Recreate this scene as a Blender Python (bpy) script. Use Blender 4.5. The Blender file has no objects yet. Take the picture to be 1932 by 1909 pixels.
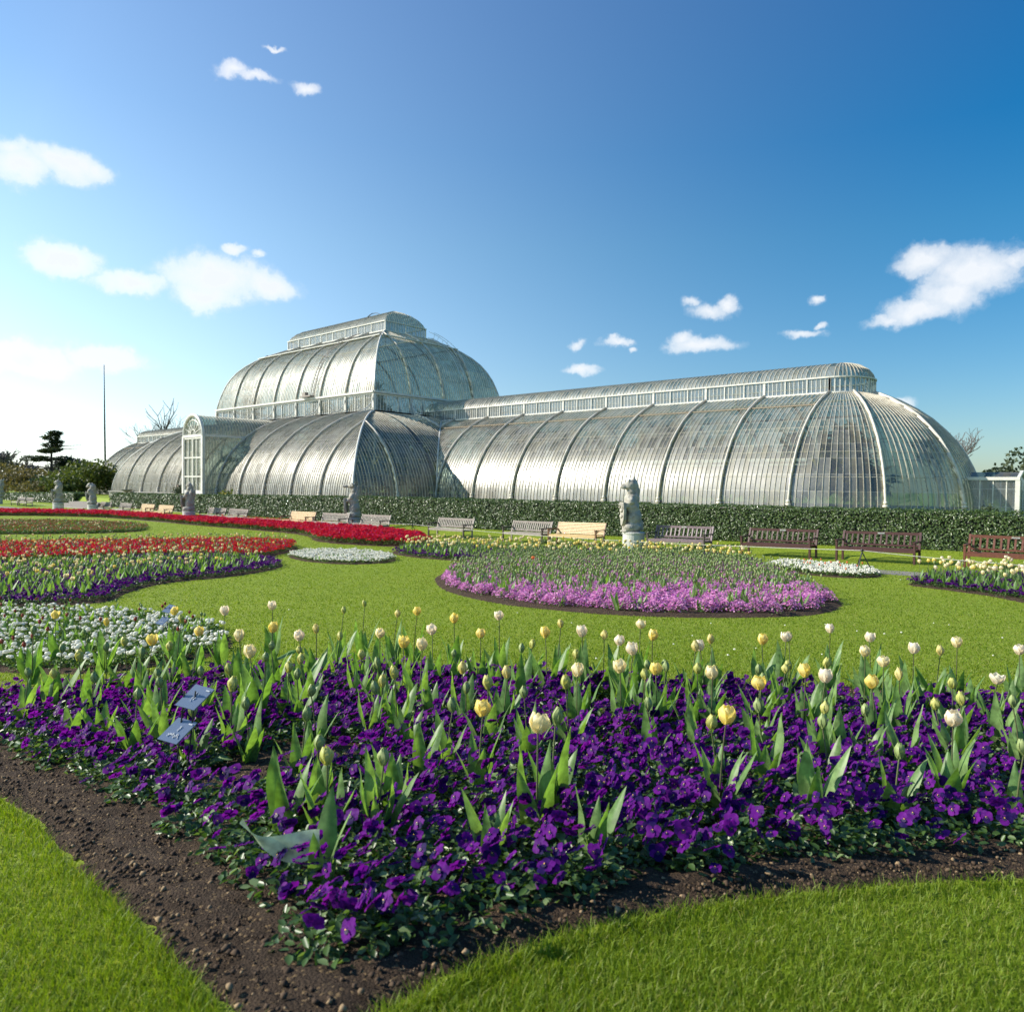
import bpy, bmesh, math, random
import numpy as np
from mathutils import Vector, Matrix
R=math.radians; PI=math.pi; FT=.3048
rs=np.random.RandomState(7); random.seed(7)
scene=bpy.context.scene
col=scene.collection
# ------------------------------------------------------------------ camera model
CP=np.array([62.7283,-45.6077,.876]); YAW=-.732197; PIT=-.0248812; ROL=.0124356; F=1413.784
_F=np.array([math.sin(YAW)*math.cos(PIT),math.cos(YAW)*math.cos(PIT),math.sin(PIT)])
_R=np.array([math.cos(YAW),-math.sin(YAW),0.]); _U=np.cross(_R,_F)
EX=math.cos(ROL)*_R+math.sin(ROL)*_U; EY=-math.sin(ROL)*_R+math.cos(ROL)*_U
def ray(u,v): return _F+EX*((u-966)/F)-EY*((v-954.5)/F)
def proj(q):
    d=np.asarray(q,float)-CP; z=d@_F
    return 966+F*(d@EX)/z, 954.5-F*(d@EY)/z, z
def sstep(a,b,x):
    t=np.clip((x-a)/(b-a),0,1); return t*t*(3-2*t)
def gz(x,y):
    x=np.asarray(x,float); y=np.asarray(y,float)
    r=np.hypot(x-CP[0],y-CP[1])
    g=np.interp(x,[-40,5,20,43,58,90],[-1.8,-1.78,-1.72,-1.55,-1.33,-1.25])+1.35*np.exp(-np.hypot(r,1)/8.5)
    g=g+.25*sstep(-20.6,-17.7,y)
    ter=np.interp(x,[-75,-52],[-1.7,-.7])
    k=sstep(-17.4,-16.7,y)
    return g*(1-k)+ter*k
def gp(u,v,H=0.):
    d=ray(u,v); t=.6
    while t<260:
        q=CP+d*t
        if q[2]<gz(q[0],q[1])+H: break
        t+=.03*max(.6,t)
    lo,hi=t-.035*max(.6,t),t
    for _ in range(16):
        m=(lo+hi)/2; q=CP+d*m
        if q[2]<gz(q[0],q[1])+H: hi=m
        else: lo=m
    q=CP+d*hi
    return np.array([q[0],q[1],float(gz(q[0],q[1]))])
def at_y(u,v,Y):
    d=ray(u,v); return CP+d*((Y-CP[1])/d[1])
# ------------------------------------------------------------------ object helpers
def tag(o,label=None,cat=None,group=None,kind=None):
    if label: o['label']=label
    if cat: o['category']=cat
    if group: o['group']=group
    if kind: o['kind']=kind
    return o
def empty(name,loc=(0,0,0),rz=0):
    o=bpy.data.objects.new(name,None); col.objects.link(o); o.location=loc; o.rotation_euler=(0,0,rz)
    o.empty_display_size=.1; return o
def mesh_np(name,V,Fs,mats,mi=None,smooth=False,uv=None):
    """V (n,3); Fs list of arrays (m,k); mi list of per-face material arrays"""
    me=bpy.data.meshes.new(name)
    V=np.asarray(V,np.float32).reshape(-1,3)
    me.vertices.add(len(V)); me.vertices.foreach_set('co',V.ravel())
    Fs=[np.asarray(f,np.int32) for f in Fs if len(f)]
    tot=sum(f.size for f in Fs); nf=sum(len(f) for f in Fs)
    me.loops.add(tot); me.polygons.add(nf)
    li=np.concatenate([f.ravel() for f in Fs]) if Fs else np.zeros(0,np.int32)
    cnt=np.concatenate([np.full(len(f),f.shape[1],np.int32) for f in Fs])
    st=np.concatenate([[0],np.cumsum(cnt)[:-1]]).astype(np.int32)
    me.loops.foreach_set('vertex_index',li); me.polygons.foreach_set('loop_start',st)
    if mi is not None: me.polygons.foreach_set('material_index',np.concatenate([np.asarray(m,np.int32) for m in mi]))
    if smooth: me.polygons.foreach_set('use_smooth',np.ones(nf,bool))
    if uv is not None:
        l=me.uv_layers.new(name='UVMap'); l.data.foreach_set('uv',np.asarray(uv,np.float32)[li].ravel())
    for m in (mats if isinstance(mats,(list,tuple)) else [mats]): me.materials.append(m)
    me.update(calc_edges=True); me.validate()
    return me
def link(name,me,parent=None,loc=None):
    o=bpy.data.objects.new(name,me); col.objects.link(o)
    if parent is not None: o.parent=parent
    if loc is not None: o.location=loc
    return o
class MB:
    def __init__(s): s.v=[];s.f=[];s.m=[];s.uv=[]
    def add(s,vs,fs,m=0,uv=None):
        b=len(s.v); s.v+=[tuple(map(float,q)) for q in vs]
        s.uv+= [tuple(q) for q in uv] if uv is not None else [(0,0)]*len(vs)
        for f in fs: s.f.append(tuple(b+i for i in f)); s.m.append(m)
    def box(s,c,d,m=0,rot=None):
        c=Vector(c); hx,hy,hz=[k/2 for k in d]
        vs=[Vector((x*hx,y*hy,z*hz)) for x in(-1,1) for y in(-1,1) for z in(-1,1)]
        if rot is not None: vs=[rot@q for q in vs]
        s.add([q+c for q in vs],[(0,1,3,2),(4,6,7,5),(0,4,5,1),(2,3,7,6),(0,2,6,4),(1,5,7,3)],m)
    def bar(s,a,b,w,h=None,m=0,up=(0,0,1)):
        a=Vector(a);b=Vector(b);h=h or w;d=(b-a)
        if d.length<1e-6:return
        dn=d.normalized(); up=Vector(up)
        if abs(dn.dot(up))>.98: up=Vector((0,1,0))
        x=dn.cross(up).normalized();y=x.cross(dn)
        s.box((a+b)/2,(w,d.length,h),m,Matrix((x,dn,y)).transposed())
    def tube(s,pts,rad,n=6,m=0,cap=True):
        pts=[Vector(p) for p in pts]; rr=rad if isinstance(rad,(list,tuple)) else [rad]*len(pts)
        vs=[];ref=None
        for i,p in enumerate(pts):
            t=(pts[min(i+1,len(pts)-1)]-pts[max(i-1,0)]).normalized()
            if ref is None: ref=Vector((0,0,1)) if abs(t.z)<.9 else Vector((1,0,0))
            x=t.cross(ref)
            if x.length<1e-4: x=t.cross(Vector((0,1,0)))
            x.normalize(); y=t.cross(x).normalized(); ref=-y if False else x.cross(t)
            for k in range(n):
                a=2*PI*k/n; vs.append(p+(x*math.cos(a)+y*math.sin(a))*rr[i])
        fs=[(i*n+k,i*n+(k+1)%n,(i+1)*n+(k+1)%n,(i+1)*n+k) for i in range(len(pts)-1) for k in range(n)]
        if cap: fs+=[tuple(range(n))[::-1],tuple((len(pts)-1)*n+k for k in range(n))]
        s.add(vs,fs,m)
    def lathe(s,prof,c=(0,0,0),n=20,m=0):
        vs=[(c[0]+r*math.cos(2*PI*k/n),c[1]+r*math.sin(2*PI*k/n),c[2]+z) for r,z in prof for k in range(n)]
        fs=[(i*n+k,i*n+(k+1)%n,(i+1)*n+(k+1)%n,(i+1)*n+k) for i in range(len(prof)-1) for k in range(n)]
        fs+=[tuple(range(n))[::-1],tuple((len(prof)-1)*n+k for k in range(n))]
        s.add(vs,fs,m)
    def mesh(s,name,mats,smooth=False):
        me=bpy.data.meshes.new(name); me.from_pydata(s.v,[],s.f)
        for m in (mats if isinstance(mats,(list,tuple)) else [mats]): me.materials.append(m)
        me.polygons.foreach_set('material_index',s.m)
        if smooth: me.polygons.foreach_set('use_smooth',[True]*len(s.f))
        l=me.uv_layers.new(name='UVMap'); uv=np.array(s.uv,np.float32)
        li=np.empty(len(me.loops),np.int32); me.loops.foreach_get('vertex_index',li)
        l.data.foreach_set('uv',uv[li].ravel()); me.update(); return me
    def build(s,name,mats,parent=None,smooth=False,loc=None):
        return link(name,s.mesh(name,mats,smooth),parent,loc)
def bevel(o,w=.006,seg=1):
    b=o.modifiers.new('Bevel','BEVEL'); b.width=w; b.segments=seg; b.limit_method='ANGLE'; return o
def rotm(N,tilt=1.0,rz=None,rng=rs):
    """random rotation matrices: spin about z then tilt about random horizontal axis up to tilt (rad)"""
    a=rng.uniform(0,2*PI,N) if rz is None else rz; t=rng.uniform(0,1,N)**.7*tilt; b=rng.uniform(0,2*PI,N)
    ca,sa=np.cos(a),np.sin(a); Z=np.zeros(N);O=np.ones(N)
    Rz=np.stack([np.stack([ca,-sa,Z],-1),np.stack([sa,ca,Z],-1),np.stack([Z,Z,O],-1)],1)
    ux,uy=np.cos(b),np.sin(b);c,s=np.cos(t),np.sin(t)
    Rt=np.stack([np.stack([c+ux*ux*(1-c),ux*uy*(1-c),uy*s],-1),np.stack([ux*uy*(1-c),c+uy*uy*(1-c),-ux*s],-1),np.stack([-uy*s,ux*s,c],-1)],1)
    return Rt@Rz
def scatter(tv,tf,T,M,S):
    """tv (n,3), tf list of (m,k): returns V, list faces"""
    tv=np.asarray(tv,float); N=len(T)
    V=(np.einsum('nij,vj->nvi',M,tv)*np.asarray(S).reshape(-1,1,1)+T[:,None,:]).reshape(-1,3)
    off=(np.arange(N)*len(tv))[:,None,None]
    return V,[(np.asarray(f)[None]+off).reshape(-1,np.asarray(f).shape[1]) for f in tf]
class Pile:
    """collects numpy pieces of one mesh, keyed by polygon size"""
    def __init__(s): s.V=[];s.F={};s.M={};s.n=0
    def add(s,V,Fs,ms):
        for f,m in zip(Fs,ms):
            if len(f)==0: continue
            k=f.shape[1]; s.F.setdefault(k,[]).append(f+s.n)
            mm=m if isinstance(m,np.ndarray) else np.full(len(f),m,np.int32)
            s.M.setdefault(k,[]).append(mm)
        s.V.append(V); s.n+=len(V)
    def build(s,name,mats,parent=None,smooth=False):
        ks=sorted(s.F)
        me=mesh_np(name,np.concatenate(s.V),[np.concatenate(s.F[k]) for k in ks],mats,[np.concatenate(s.M[k]) for k in ks],smooth)
        return link(name,me,parent)
# ------------------------------------------------------------------ materials
def newmat(name):
    m=bpy.data.materials.new(name); m.use_nodes=True; nt=m.node_tree; nt.nodes.clear()
    out=nt.nodes.new('ShaderNodeOutputMaterial'); return m,nt,out
def N(nt,t,**kw):
    n=nt.nodes.new(t)
    for k,v in kw.items():
        if k.startswith('i_'):
            n.inputs[k[2:].replace('_',' ')].default_value=v
        else: setattr(n,k,v)
    return n
def c4(c): return (c[0],c[1],c[2],1)
def mixc(nt,fac,a,b,bt='MIX'):
    n=nt.nodes.new('ShaderNodeMix'); n.data_type='RGBA'; n.blend_type=bt
    for s,x in ((n.inputs[0],fac),(n.inputs[6],a),(n.inputs[7],b)):
        if isinstance(x,bpy.types.NodeSocket): nt.links.new(x,s)
        elif isinstance(x,(int,float)): s.default_value=x
        else: s.default_value=c4(x)
    return n.outputs[2]
def math_(nt,op,a,b=0.,c=None,clamp=False):
    n=nt.nodes.new('ShaderNodeMath'); n.operation=op; n.use_clamp=clamp
    for i,x in enumerate((a,b,c)):
        if x is None: continue
        if isinstance(x,bpy.types.NodeSocket): nt.links.new(x,n.inputs[i])
        else: n.inputs[i].default_value=x
    return n.outputs[0]
def ramp(nt,fac,stops):
    n=nt.nodes.new('ShaderNodeValToRGB'); e=n.color_ramp.elements
    while len(e)<len(stops): e.new(.5)
    for i,(p,c) in enumerate(stops): e[i].position=p; e[i].color=c4(c) if not isinstance(c,(int,float)) else (c,c,c,1)
    nt.links.new(fac,n.inputs[0]); return n.outputs[0]
def noise(nt,scale,detail=4,rough=.55,vec=None,coord='Object'):
    if vec is None:
        vec=nt.nodes.new('ShaderNodeTexCoord').outputs[coord]
    n=nt.nodes.new('ShaderNodeTexNoise'); n.inputs['Scale'].default_value=scale; n.inputs['Detail'].default_value=detail; n.inputs['Roughness'].default_value=rough
    nt.links.new(vec,n.inputs['Vector']); return n.outputs['Fac']
def bump(nt,h,strength,dist=.02):
    n=nt.nodes.new('ShaderNodeBump'); n.inputs['Strength'].default_value=strength; n.inputs['Distance'].default_value=dist
    nt.links.new(h,n.inputs['Height']); return n.outputs[0]
def simple(name,c1,c2=None,rough=.6,sc=8.,bumps=0.,bsc=40.,spec=.4,metal=0.,coord='Object',bd=.01):
    m,nt,out=newmat(name); p=N(nt,'ShaderNodeBsdfPrincipled'); nt.links.new(p.outputs[0],out.inputs[0])
    p.inputs['Roughness'].default_value=rough; p.inputs['Specular IOR Level'].default_value=spec; p.inputs['Metallic'].default_value=metal
    if c2 is None: c2=tuple(.7*k for k in c1)
    nz=noise(nt,sc,5,.6,coord=coord)
    f=ramp(nt,nz,[(.3,0.),(.7,1.)])
    nt.links.new(mixc(nt,f,c1,c2),p.inputs['Base Color'])
    if bumps: nt.links.new(bump(nt,noise(nt,bsc,5,.65,coord=coord),bumps,bd),p.inputs['Normal'])
    return m
def leafy(name,c1,c2,trans=.35,rough=.5,spec=.4,ttint=(1.3,1.25,.6),c3=None,coat=0.,gsc=None,c3t=.82):
    """foliage / petals: colour varies per leaf island, part of the light passes through"""
    m,nt,out=newmat(name); p=N(nt,'ShaderNodeBsdfPrincipled'); t=N(nt,'ShaderNodeBsdfTranslucent'); mx=N(nt,'ShaderNodeMixShader')
    g=N(nt,'ShaderNodeNewGeometry'); oi=N(nt,'ShaderNodeObjectInfo')
    r=math_(nt,'FRACT',math_(nt,'ADD',g.outputs['Random Per Island'],oi.outputs['Random']))
    c=mixc(nt,r,c1,c2)
    if c3 is not None:
        k=ramp(nt,math_(nt,'FRACT',math_(nt,'MULTIPLY',r,7.3)),[(c3t,0.),(c3t+.08,1.)]); c=mixc(nt,k,c,c3)
    if gsc:
        nz=ramp(nt,noise(nt,gsc,3,.5),[(.35,.65),(.65,1.2)]); c=mixc(nt,1.,c,nz,'MULTIPLY')
    nt.links.new(c,p.inputs['Base Color']); p.inputs['Roughness'].default_value=rough; p.inputs['Specular IOR Level'].default_value=spec
    p.inputs['Coat Weight'].default_value=coat
    nt.links.new(mixc(nt,1.,c,ttint,'MULTIPLY'),t.inputs['Color'])
    mx.inputs[0].default_value=trans
    nt.links.new(p.outputs[0],mx.inputs[1]); nt.links.new(t.outputs[0],mx.inputs[2]); nt.links.new(mx.outputs[0],out.inputs[0])
    return m
MAT={}
MAT['white_paint']=simple('white paint',(.72,.70,.64),(.55,.53,.47),.45,3,.1,60)
MAT['rib_paint']=simple('weathered rib paint',(.72,.68,.60),(.55,.48,.38),.5,6,.2,60)
MAT['bar_paint']=simple('glazing bar paint',(.58,.54,.45),(.40,.355,.27),.5,4)
MAT['gutter']=simple('rusty gutter',(.30,.24,.16),(.20,.15,.10),.6,8)
MAT['stone']=simple('portland stone',(.50,.47,.40),(.25,.23,.19),.85,5,.6,28,bd=.02)
MAT['plinthstone']=simple('pale plinth stone',(.58,.565,.52),(.46,.45,.41),.8,4,.3,30)
MAT['wallstone']=simple('grey base stone',(.30,.29,.26),(.2,.19,.17),.85,3,.3,20)
MAT['path']=simple('gravel path',(.30,.27,.24),(.2,.18,.16),.9,30,.4,120)
MAT['soil_dark']=simple('interior floor',(.06,.055,.045),(.03,.03,.025),.9,2)
MAT['teak']=simple('weathered grey teak',(.36,.31,.27),(.22,.18,.155),.6,14,.2,60)
MAT['teak_dark']=simple('dark old teak',(.10,.075,.06),(.05,.04,.033),.6,14,.2,60)
MAT['pine']=simple('pale new timber',(.62,.44,.22),(.52,.35,.16),.45,10,.1,50)
MAT['pine_dark']=simple('dark stained arm timber',(.22,.11,.05),(.12,.06,.03),.5,10,.1,50)
MAT['maroon']=simple('maroon stained timber',(.085,.034,.030),(.055,.024,.022),.4,12,.15,50)
MAT['russet']=simple('russet stained timber',(.17,.06,.034),(.11,.04,.026),.4,12,.15,50)
MAT['purplegrey']=simple('purple grey stained timber',(.22,.16,.17),(.14,.10,.11),.45,12,.15,50)
MAT['plaque']=simple('metal plaque',(.75,.74,.7),(.6,.6,.58),.25,20,metal=.8)
MAT['black_metal']=simple('black metal',(.02,.02,.02),(.03,.03,.03),.4)
MAT['pole']=simple('dark pole timber',(.06,.07,.07),(.04,.05,.05),.6)
MAT['rope']=simple('pale rope',(.6,.58,.5),(.5,.48,.4),.8)
MAT['bark']=simple('grey brown bark',(.10,.085,.07),(.05,.042,.035),.9,12,.5,40)
MAT['bark_hazed']=simple('hazed bare twigs',(.20,.17,.165),(.14,.12,.12),.9,3)  # bark lightened and greyed: distance haze is put into the colour
MAT['label_plate']=simple('sky toned plastic plate',(.22,.27,.37),(.19,.24,.34),.16,3,.12,90,spec=.8,bd=.002)  # base blue raised to carry the sky reflected in the plastic
MAT['engraving']=simple('white engraving',(.8,.8,.8),(.7,.7,.7),.5)
MAT['cloth_dark']=simple('dark cloth',(.03,.03,.045),(.02,.02,.03),.8)
MAT['skin']=simple('skin',(.5,.32,.24),(.45,.28,.2),.5)
MAT['hair']=simple('hair',(.04,.025,.02),(.03,.02,.015),.6)
# plants
MAT['tulip_leaf']=leafy('tulip leaf',(.15,.27,.08),(.23,.35,.13),.42,.42,.35,(1.3,1.45,.35),gsc=30)
MAT['tulip_leaf_pale']=leafy('pale tulip leaf',(.58,.66,.42),(.62,.70,.46),.15,.5,.3,gsc=25)
MAT['tulip_stem']=leafy('tulip stem',(.10,.10,.045),(.13,.16,.06),.1,.5)
MAT['petal_yellow']=leafy('yellow petals',(.91,.79,.22),(.94,.84,.38),.45,.45,.3,(1.1,1.0,.6))
MAT['petal_cream']=leafy('cream petals',(.93,.85,.50),(.94,.88,.62),.42,.45,.3,(1.08,.98,.75))
MAT['petal_blush']=leafy('blush white petals',(.95,.90,.70),(.95,.88,.68),.42,.45,.3,(1.08,.95,.85))
MAT['petal_bud']=leafy('green yellow bud',(.52,.54,.15),(.66,.62,.22),.3,.45,.3,(1.2,1.15,.5))
MAT['petal_green']=leafy('green bud',(.26,.34,.12),(.36,.42,.17),.2,.45,.3)
MAT['petal_red']=leafy('dusky red bud',(.40,.06,.045),(.42,.14,.08),.3,.5,.3,(1.2,.8,.8))
MAT['petal_orange']=leafy('orange petals',(.8,.25,.08),(.85,.32,.14),.4,.5,.3)
MAT['petal_butter']=leafy('butter bud',(.78,.68,.26),(.8,.72,.34),.4,.45,.3,(1.1,1.05,.6))
MAT['pansy']=leafy('violet pansy petals',(.080,.006,.165),(.175,.014,.275),.42,.55,.10,(1.6,.8,1.35),c3=(.018,.006,.085),c3t=.72)
MAT['pansy_dark']=simple('pansy throat',(.015,.004,.045),(.01,.003,.03),.6)
MAT['pansy_eye']=simple('pansy eye',(.85,.5,.04),(.8,.42,.03),.5)
MAT['pansy_leaf']=leafy('pansy leaf',(.035,.08,.018),(.08,.15,.035),.3,.4,.55,(1.4,1.5,.5),c3=(.19,.27,.11))
MAT['daisy']=leafy('white daisy petals',(.95,.93,.84),(.90,.88,.80),.45,.6,.2,(1.05,1.05,1.0))
MAT['pinkf']=leafy('mauve pink flowers',(.74,.27,.56),(.86,.48,.72),.35,.5,.2,(1.2,.9,1.2),c3=(.34,.06,.42))
MAT['redf']=leafy('crimson primula petals',(.55,.008,.03),(.62,.02,.05),.35,.5,.2,(1.2,.6,.8),c3=(.42,.03,.16))
MAT['scarlet']=leafy('scarlet petals',(.65,.03,.02),(.6,.015,.02),.35,.5,.2,(1.2,.7,.7),c3=(.3,.06,.28))
MAT['pinkleaf']=leafy('grey green cushion leaf',(.10,.15,.06),(.15,.20,.08),.25,.5,.4)
MAT['bedleaf']=leafy('bedding leaf',(.08,.16,.03),(.13,.22,.05),.3,.5,.4)
MAT['hedge_leaf']=leafy('glossy hedge leaf',(.060,.10,.028),(.095,.145,.04),.18,.34,.5,(1.3,1.4,.5),c3=(.13,.18,.06),coat=.12)
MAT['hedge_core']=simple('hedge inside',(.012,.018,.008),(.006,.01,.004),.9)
MAT['conifer']=leafy('hazed conifer needles',(.055,.08,.045),(.085,.11,.055),.15,.6,.2)  # needles lightened to paint in the haze over the far trees
MAT['bush']=leafy('bright shrub leaf',(.06,.09,.02),(.11,.14,.035),.3,.5,.3)
MAT['tan_foliage']=leafy('spring tan foliage',(.16,.13,.06),(.12,.11,.05),.3,.6,.2)
MAT['palm']=leafy('palm house foliage',(.07,.12,.03),(.20,.22,.06),.3,.5,.3,c3=(.50,.40,.10))
MAT['grass_blade']=leafy('grass blade',(.14,.225,.014),(.22,.30,.022),.42,.5,.3,(1.3,1.3,.5),c3=(.28,.30,.07))
# lawn sheet
def lawn_mat():
    m,nt,out=newmat('mown lawn'); p=N(nt,'ShaderNodeBsdfPrincipled'); nt.links.new(p.outputs[0],out.inputs[0])
    a=ramp(nt,noise(nt,.35,5,.6),[(.35,0.),(.65,1.)]); c=mixc(nt,a,(.20,.28,.018),(.25,.32,.025))
    b=ramp(nt,noise(nt,4,6,.7),[(.38,0.),(.68,1.)]); c=mixc(nt,math_(nt,'MULTIPLY',b,.55),c,(.15,.215,.012))
    d=ramp(nt,noise(nt,38,4,.75),[(.4,0.),(.62,1.)]); c=mixc(nt,math_(nt,'MULTIPLY',d,.6),c,(.27,.32,.04))
    nt.links.new(c,p.inputs['Base Color']); p.inputs['Roughness'].default_value=.75; p.inputs['Specular IOR Level'].default_value=.15
    nt.links.new(bump(nt,noise(nt,55,4,.8),.9,.02),p.inputs['Normal'])
    return m
MAT['lawn']=lawn_mat()
def soil_mat():
    m,nt,out=newmat('garden soil'); p=N(nt,'ShaderNodeBsdfPrincipled'); nt.links.new(p.outputs[0],out.inputs[0])
    c=mixc(nt,ramp(nt,noise(nt,14,8,.7),[(.35,0.),(.65,1.)]),(.10,.069,.047),(.045,.031,.021))
    v=N(nt,'ShaderNodeTexVoronoi'); v.inputs['Scale'].default_value=130; tc=N(nt,'ShaderNodeTexCoord'); nt.links.new(tc.outputs['Object'],v.inputs['Vector'])
    sep=N(nt,'ShaderNodeSeparateColor'); nt.links.new(v.outputs['Color'],sep.inputs[0])
    k=math_(nt,'GREATER_THAN',sep.outputs[0],.93); c=mixc(nt,k,c,(.22,.15,.08))
    nt.links.new(c,p.inputs['Base Color']); p.inputs['Roughness'].default_value=.95; p.inputs['Specular IOR Level'].default_value=.15
    h=math_(nt,'ADD',noise(nt,60,8,.75),math_(nt,'MULTIPLY',v.outputs['Distance'],-.5))
    nt.links.new(bump(nt,h,1.,.02),p.inputs['Normal']); return m
MAT['soil']=soil_mat()
MAT['stones']=leafy('soil clods and grit',(.10,.067,.044),(.055,.037,.025),0,.9,.15,c3=(.30,.21,.12))
def glass_mat(name,dmin,dmax,tint,dirt,rough=.5,gloss=.066):
    m,nt,out=newmat(name)
    uv=N(nt,'ShaderNodeTexCoord').outputs['UV']
    mp=N(nt,'ShaderNodeMapping'); mp.inputs['Scale'].default_value=(1/.2722,1/.9,1); nt.links.new(uv,mp.inputs[0])
    wn=N(nt,'ShaderNodeTexWhiteNoise',noise_dimensions='2D')
    fl=N(nt,'ShaderNodeVectorMath',operation='FLOOR'); nt.links.new(mp.outputs[0],fl.inputs[0]); nt.links.new(fl.outputs[0],wn.inputs['Vector'])
    fr=N(nt,'ShaderNodeVectorMath',operation='FRACTION'); nt.links.new(mp.outputs[0],fr.inputs[0])
    sx=N(nt,'ShaderNodeSeparateXYZ'); nt.links.new(fr.outputs[0],sx.inputs[0])
    lap=math_(nt,'GREATER_THAN',sx.outputs[1],.95)
    n1=noise(nt,.45,5,.65,coord='Object'); n2=noise(nt,3.,5,.7,coord='Object')
    k=math_(nt,'ADD',math_(nt,'MULTIPLY',n1,.50),math_(nt,'ADD',math_(nt,'MULTIPLY',wn.outputs['Value'],.24),math_(nt,'MULTIPLY',n2,.23)))
    fac=ramp(nt,k,[(.37,dmin),(.64,dmax)])
    fac=math_(nt,'MINIMUM',math_(nt,'ADD',fac,math_(nt,'MULTIPLY',lap,.25)),.97)
    tr=N(nt,'ShaderNodeBsdfTransparent'); tr.inputs[0].default_value=c4(tint)
    p=N(nt,'ShaderNodeBsdfPrincipled'); p.inputs['Roughness'].default_value=rough; p.inputs['Specular IOR Level'].default_value=.3
    c=mixc(nt,wn.outputs['Value'],dirt,tuple(.86*k_ for k_ in dirt)); sw=N(nt,'ShaderNodeSeparateColor'); nt.links.new(wn.outputs['Color'],sw.inputs[0]); oc=math_(nt,'MULTIPLY',math_(nt,'GREATER_THAN',math_(nt,'ADD',sw.outputs[1],math_(nt,'MULTIPLY',n1,.9)),1.12),.55); c=mixc(nt,oc,c,(.46,.36,.17)); c=mixc(nt,ramp(nt,n2,[(.5,0.),(.75,.5)]),c,(.34,.30,.22)); nt.links.new(c,p.inputs['Base Color'])
    # each pane sits at its own slight angle
    vs=N(nt,'ShaderNodeVectorMath',operation='SUBTRACT'); nt.links.new(wn.outputs['Color'],vs.inputs[0]); vs.inputs[1].default_value=(.5,.5,.5)
    sc=N(nt,'ShaderNodeVectorMath',operation='SCALE'); nt.links.new(vs.outputs[0],sc.inputs[0]); sc.inputs['Scale'].default_value=.10
    ge=N(nt,'ShaderNodeNewGeometry'); ad=N(nt,'ShaderNodeVectorMath',operation='ADD'); nt.links.new(ge.outputs['Normal'],ad.inputs[0]); nt.links.new(sc.outputs[0],ad.inputs[1])
    nm=N(nt,'ShaderNodeVectorMath',operation='NORMALIZE'); nt.links.new(ad.outputs[0],nm.inputs[0]); nt.links.new(nm.outputs[0],p.inputs['Normal'])
    mx=N(nt,'ShaderNodeMixShader'); nt.links.new(fac,mx.inputs[0]); nt.links.new(tr.outputs[0],mx.inputs[1]); nt.links.new(p.outputs[0],mx.inputs[2])
    gl=N(nt,'ShaderNodeBsdfGlossy'); gl.inputs['Color'].default_value=(.95,.95,.95,1); gl.inputs['Roughness'].default_value=.31; nt.links.new(nm.outputs[0],gl.inputs['Normal'])
    g2=N(nt,'ShaderNodeBsdfGlossy'); g2.inputs['Color'].default_value=(.9,.88,.82,1); g2.inputs['Roughness'].default_value=.46; nt.links.new(ge.outputs['Normal'],g2.inputs['Normal'])
    m3=N(nt,'ShaderNodeMixShader'); m3.inputs[0].default_value=gloss*1.05; nt.links.new(mx.outputs[0],m3.inputs[1]); nt.links.new(g2.outputs[0],m3.inputs[2])
    m2=N(nt,'ShaderNodeMixShader'); m2.inputs[0].default_value=gloss; nt.links.new(m3.outputs[0],m2.inputs[1]); nt.links.new(gl.outputs[0],m2.inputs[2]); nt.links.new(m2.outputs[0],out.inputs[0])
    return m
MAT['glass']=glass_mat('weathered greenhouse glass',.03,.38,(.60,.68,.63),(.62,.58,.48),.5)
MAT['window_glass']=glass_mat('lantern window glass',.08,.28,(.45,.55,.62),(.40,.43,.44),.3,.04)
# ------------------------------------------------------------------ world, sun, camera
L=np.array([-.67,-.545,.505]); L/=np.linalg.norm(L)
EL=math.asin(L[2]); AZ=math.atan2(L[0],L[1])
EXPO=.55; CLOUDB=.77
w=bpy.data.worlds.new('World'); scene.world=w; w.use_nodes=True; nt=w.node_tree; nt.nodes.clear()
wo=N(nt,'ShaderNodeOutputWorld'); sky=N(nt,'ShaderNodeTexSky'); sky.sky_type='NISHITA'; sky.sun_disc=False
sky.sun_elevation=EL; sky.sun_rotation=AZ; sky.air_density=1.0; sky.dust_density=.7; sky.ozone_density=1.6; sky.altitude=50
hs=N(nt,'ShaderNodeHueSaturation'); hs.inputs['Saturation'].default_value=1.15; tcE=N(nt,'ShaderNodeTexCoord'); sE=N(nt,'ShaderNodeSeparateXYZ'); nt.links.new(tcE.outputs['Generated'],sE.inputs[0]); tint=ramp(nt,sE.outputs[2],[(0.,(.86,.97,1.07)),(.30,(.52,.93,1.10)),(.62,(.13,.72,1.22))]); tn=mixc(nt,1.,sky.outputs[0],tint,'MULTIPLY'); nt.links.new(tn,hs.inputs['Color'])
# thin bright haze low in the sky on the sun's side
tc0=N(nt,'ShaderNodeTexCoord'); dt=N(nt,'ShaderNodeVectorMath',operation='DOT_PRODUCT'); nt.links.new(tc0.outputs['Generated'],dt.inputs[0]); dt.inputs[1].default_value=tuple(L)
sz=N(nt,'ShaderNodeSeparateXYZ'); nt.links.new(tc0.outputs['Generated'],sz.inputs[0])
hz=math_(nt,'POWER',math_(nt,'MULTIPLY_ADD',dt.outputs['Value'],1/1.1,.45/1.1,clamp=True),2.0)
hz=math_(nt,'MULTIPLY',hz,math_(nt,'EXPONENT',math_(nt,'MULTIPLY',math_(nt,'MAXIMUM',sz.outputs[2],0.),-2.6)))
add=mixc(nt,1.,hs.outputs[0],(0,0,0),'ADD'); an=add.node; hm=mixc(nt,1.,(7.8,8.1,8.2),(0,0,0),'MULTIPLY'); nt.links.new(hz,hm.node.inputs[7]); nt.links.new(hm,an.inputs[7])
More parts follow.
